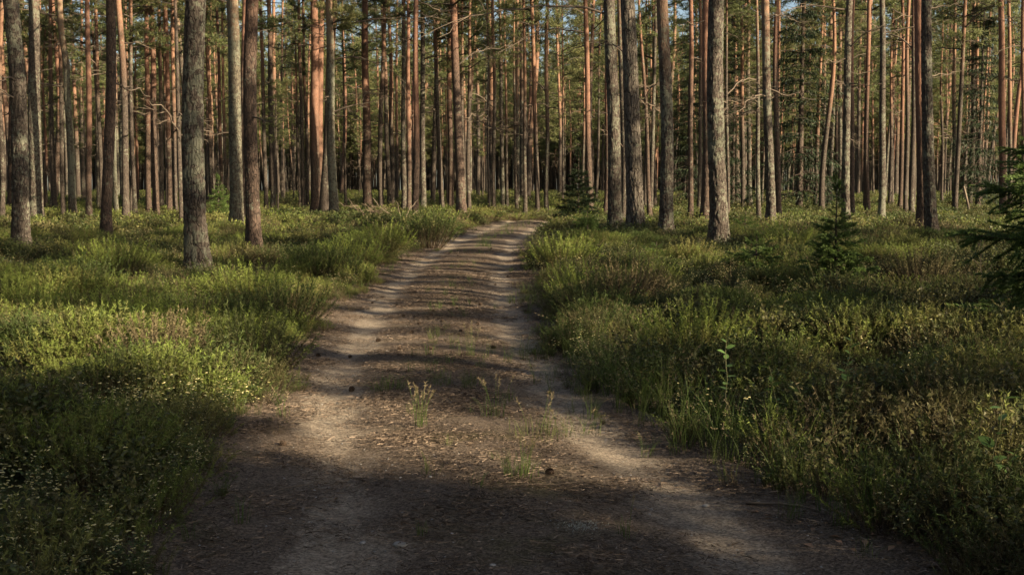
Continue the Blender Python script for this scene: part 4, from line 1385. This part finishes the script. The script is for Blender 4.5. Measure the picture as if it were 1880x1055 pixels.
twig(1370, 925, .45, -.5, .009, 'thick dead stick on the shaded right-hand verge')
twig(1700, 1045, .6, .1, .009, 'bleached stick in the bottom corner of the right-hand verge')
twig(800, 930, .3, -.7, .005, 'little broken twig in the middle of the foreground')
twig(560, 715, .3, .9, .005, 'tiny twig on the sunny bare strip beside the heather')
twig(1180, 830, .35, .3, .006, 'thin twig at the sunlit bend of the right-hand rut', 1)

# stones, lichen tuft
def stone_mesh(seed):
    mb = MB()
    th = np.linspace(0, 2 * math.pi, 13)[:-1]; ph = np.linspace(-1.2, 1.4, 7)
    PH, TH = np.meshgrid(ph, th, indexing='ij')
    r = 1 + .35 * (vnoise(np.cos(TH) * 1.5 + 5 + seed, PH * 1.5 + np.sin(TH) * 1.5 + 5, seed) - .5)
    V = np.stack([r * np.cos(PH) * np.cos(TH), r * np.cos(PH) * np.sin(TH) * .75, r * np.sin(PH) * .42], -1).reshape(-1, 3)
    i = np.arange(6)[:, None] * 12; j = np.arange(12)[None, :]; j2 = (j + 1) % 12
    mb.add(V, np.stack([i + j, i + j2, i + 12 + j2, i + 12 + j], -1).reshape(-1, 4), 0, .5)
    mb.add(V[-12:], np.arange(12)[None, :], 0, .5)
    return mb.mesh('stone', M['stone'])
st = [stone_mesh(s) for s in (1, 2, 3)]
for k, (px, py, s, lab) in enumerate(((735, 1003, .035, 'flat grey stone half sunk in the left-hand rut foreground'), (666, 998, .018, 'small pale stone left of the flat grey stone'),
                                      (650, 690, .022, 'pale pebble in the sunny left-hand rut'), (1295, 930, .02, 'grey pebble in the shaded right-hand rut'),
                                      (790, 875, .012, 'white pebble just inside the shadow in the middle of the track'), (905, 1040, .015, 'pale pebble at the bottom of the track'))):
    x, y, z = gpt(px, py)
    tag(obj('stone', st[k % 3], None, (x, y, z + s * .12), (0, 0, k * 1.3), s), lab, 'stone', 'stones on the track')
mb = MB()
n = 260
C = rng.normal(size=(n, 3)) * np.array([.055, .045, .008]); C[:, 2] = np.abs(C[:, 2])
spikes(mb, C, rand_dirs(n) + np.array([0, 0, .6]), rng.uniform(.008, .022, n), .0035, 0, rng.uniform(0, 1, n))
x, y, z = gpt(1065, 970)
tag(obj('lichen_tuft', mb.mesh('lichen_tuft', M['reindeer']), None, (x, y, z)), 'pale grey lichen tuft on the dark foreground of the track', 'lichen')

# fallen leaves on the right verge
mb = MB()
leaves(mb, np.zeros((1, 3)), np.array([[1., 0, .05]]), .05, .028, 0, .6, N=np.array([[0, 0, 1.]]), fold=.25)
lm = mb.mesh('fallen_leaf', M['dry_leaf'])
for (px, py) in ((1548, 1002), (1560, 1010), (1590, 1005), (1630, 1015), (1655, 998), (1680, 1012), (1610, 985), (1520, 985), (1495, 972), (1420, 950), (1380, 940), (1715, 1020), (1475, 1000), (1570, 965)):
    x, y, z = gpt(px, py)
    tag(obj('fallen_leaf', lm, None, (x, y, z + .006), (rng.normal() * .2, rng.normal() * .2, rng.uniform(0, 6.28)), rng.uniform(.8, 1.3)),
        'dry brown leaf lying on the shaded right-hand verge', 'leaf', 'dry leaves on the right-hand verge')

# broad-leaved saplings in the right heath
def leaf_mesh():
    mb = MB()
    n = 7
    t = np.linspace(0, 1, n)
    w = .5 * np.sin(math.pi * t ** .8) ** .8 * .58
    w[0] = .02; w[-1] = .0
    mid = np.column_stack([t, t * 0, -.12 * t ** 2])
    Lf = mid + np.column_stack([t * 0, w, .12 * w]); Rt = mid - np.column_stack([t * 0, w, -.12 * w])
    V = np.concatenate([mid, Lf, Rt])
    i = np.arange(n - 1)
    mb.add(V, np.concatenate([np.stack([i, i + 1, n + i + 1, n + i], 1), np.stack([i + 1, i, 2 * n + i, 2 * n + i + 1], 1)]), 0, .6)
    return mb.mesh('leaf', M['sapling'], True)
lf = leaf_mesh()
def sapling(px, py, h, n, label, size=.075, branches=1):
    x, y, z = gpt(px, py)
    root = empty('broadleaf_sapling', (x, y, z))
    tag(root, label, 'sapling', 'broad-leaved saplings in the right heath')
    for bq in range(branches):
        mb = MB()
        az = rng.uniform(0, 6.28)
        P = limb_path((0, 0, 0), az, R(82 if bq == 0 else 62), h * (1 - .2 * bq), 8, .0, .12)
        tube(mb, P, np.linspace(.0045, .002, 8), 5, 0, .5)
        obj('stem', mb.mesh('stem', M['sap_stem'], True), root)
        m_ = max(3, n // branches)
        for k in range(m_):
            u = .45 + .55 * (k + .5) / m_
            f = u * 7; a = min(int(f), 6); p = P[a] + (P[a + 1] - P[a]) * (f - a)
            aa = k * 2.4 + az
            obj('leaf', lf, root, p, (rng.normal() * .35, -R(rng.uniform(5, 40)), aa), size * rng.uniform(.7, 1.15) * (1.1 - .25 * u))
    return root
sapling(1340, 800, .56, 9, 'sapling with broad bright leaves lit above the verge grass', .085)
sapling(1425, 805, .46, 9, 'sapling with pale rounded leaves at the heath edge, middle one', .08)
sapling(1545, 790, .62, 16, 'taller darker sapling with many small round leaves', .065, 2)
sapling(1478, 815, .36, 6, 'short sapling with one upright leaf between two taller saplings', .075)
sapling(1800, 960, .62, 12, 'shaded sapling with broad leaves in the dark right corner', .085, 2)

# dead twiggy sapling at the right
x, y, z = gpt(1802, 560)
root = empty('dead_sapling', (x, y, z))
tag(root, 'bare grey dead sapling with a few crooked twigs below the spruce boughs', 'dead sapling')
mb = MB(); P = limb_path((0, 0, 0), 2.9, R(86), .95, 8, 0, .08)
tube(mb, P, np.linspace(.008, .003, 8), 5, 0, .8)
obj('stem', mb.mesh('stem', M['dead_wood']), root)
for k in (3, 4, 5, 6):
    mb = MB(); Q = limb_path(P[k], k * 2.2, R(40), .28, 5, -.1, .25)
    tube(mb, Q, np.linspace(.004, .002, 5), 4, 0, .8)
    obj('twig', mb.mesh('twig', M['dead_wood']), root)

# leaning broken pole among the far right trunks
Bp = at_depth(1781, 384, 58); x, y = float(Bp[0]), 58.0
mb = MB(); P = np.array([[0, 0, -.1], [-.11, 0, .5], [-.24, 0, 1.0], [-.36, 0, 1.45]])
tube(mb, P, np.array([.075, .065, .06, .045]), 8, 0, .9, True)
tag(obj('broken_snag', mb.mesh('broken_snag', M['dead_wood'], True), None, (x, y, float(zg(x, y)))), 'short pale leaning snag in sunlight beyond the spruce boughs', 'snag')

# heap of dead brushwood and the forked dead branch in front of the stout pine
Bp = at_depth(688, 392, 50); x, y = float(Bp[0]), 50.0
root = empty('brushwood_heap', (x, y, float(zg(x, y)) + .1))
tag(root, 'heap of reddish dead brushwood at the foot of a stout pine', 'brushwood')
for k in range(34):
    mb = MB()
    a = rng.uniform(0, 6.28)
    P = limb_path((rng.normal() * .5, rng.normal() * .4, rng.uniform(0, .25)), a, R(rng.uniform(-5, 50)), rng.uniform(.5, 1.2), 6, .25, .35)
    tube(mb, P, np.linspace(.016, .005, 6), 4, 0, np.linspace(.3, .9, 6))
    for f in range(5):
        q = int(rng.integers(1, 5)); Q = limb_path(P[q], a + rng.normal(), R(rng.uniform(-10, 60)), .35, 4, .1, .4)
        tube(mb, Q, np.linspace(.008, .004, 4), 3, 0, .6)
    obj('twig', mb.mesh('twig', M['litter']), root)
Bp = at_depth(728, 392, 47); x, y = float(Bp[0]), 47.0
root = empty('fallen_branch', (x, y, float(zg(x, y)) + .1))
tag(root, 'forked pale dead branch sticking up beside the brushwood heap', 'branch')
for k, (az, el, L, r) in enumerate(((math.pi, 35, 1.3, .03), (0.3, 50, 1.1, .025), (.8, 20, .9, .02), (2.6, 62, .8, .015))):
    mb = MB(); P = limb_path((.25 if k else 0, 0, .0), az, R(el), L, 7, -.05, .22)
    tube(mb, P, np.linspace(r, r * .35, 7), 5, 0, .9)
    obj('limb', mb.mesh('limb', M['dead_wood']), root)

# single heather bushes that stand out
def heather_bush(px, py, s, kind, label):
    x, y, z = gpt(px, py)
    mb = heather_mb(150, 60, .42, .31, .0052, .021, brown=.45 if kind != 'heather_dark' else .34)
    o = obj('heather_bush', mb.mesh('heather_bush', M[kind]), None, (x, y, z - .03), (0, 0, rng.uniform(0, 6)), s * 1.5)
    tag(o, label, 'heather bush', 'heather bushes along the track')
heather_bush(450, 700, 1.1, 'heather_dark', 'tall green heather bush bulging over the left-hand edge of the track')
heather_bush(405, 690, .95, 'heather_bright', 'bright heather bush just behind the one bulging over the track')
heather_bush(335, 655, 1.05, 'heather_bright', 'sunlit yellow-green heather bush in the middle of the left heath')
heather_bush(290, 690, .9, 'heather_dry', 'half-dry brown heather bush in front of the sunlit yellow-green bush')
heather_bush(240, 640, 1.05, 'heather_bright', 'upright heather bush with pale tips in the left heath')
heather_bush(165, 625, 1.0, 'heather_bright', 'broad bright heather bush between two upright ones in the left heath')
heather_bush(75, 620, 1.05, 'heather_bright', 'vivid heather bush near the left side of the photo')
heather_bush(12, 600, 1.05, 'heather_bright', 'heather bush cut by the left side of the photo')
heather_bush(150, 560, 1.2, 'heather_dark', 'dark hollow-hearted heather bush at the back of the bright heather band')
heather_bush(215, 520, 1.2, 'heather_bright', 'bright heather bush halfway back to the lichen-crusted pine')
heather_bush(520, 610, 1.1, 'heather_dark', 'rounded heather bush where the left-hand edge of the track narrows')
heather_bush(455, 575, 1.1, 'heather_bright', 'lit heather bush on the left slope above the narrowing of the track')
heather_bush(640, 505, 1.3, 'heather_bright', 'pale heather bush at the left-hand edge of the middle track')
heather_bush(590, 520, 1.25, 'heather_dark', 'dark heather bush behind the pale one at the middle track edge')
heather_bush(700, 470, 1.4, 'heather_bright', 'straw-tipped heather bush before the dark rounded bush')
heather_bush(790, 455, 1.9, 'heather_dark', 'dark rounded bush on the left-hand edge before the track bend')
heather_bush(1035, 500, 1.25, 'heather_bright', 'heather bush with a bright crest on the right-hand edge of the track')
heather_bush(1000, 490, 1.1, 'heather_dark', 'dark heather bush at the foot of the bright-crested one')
heather_bush(1095, 600, 1.1, 'heather_dark', 'deep green heather bush overhanging the right-hand edge of the track')
heather_bush(1275, 675, 1.0, 'heather_bright', 'pale upright heather bush on the right-hand slope above the grass')
heather_bush(1150, 570, 1.15, 'heather_dry', 'brown twiggy heather bush on the right-hand slope')
heather_bush(1075, 560, 1.0, 'heather_bright', 'narrow pale heather spray at the right-hand track edge')
heather_bush(1690, 540, 1.2, 'heather_dry', 'reddish-brown dry heather bush behind the right heath flowers')
heather_bush(1445, 470, 1.3, 'heather_bright', 'bright heather bush between the low spruce and the young spruce')
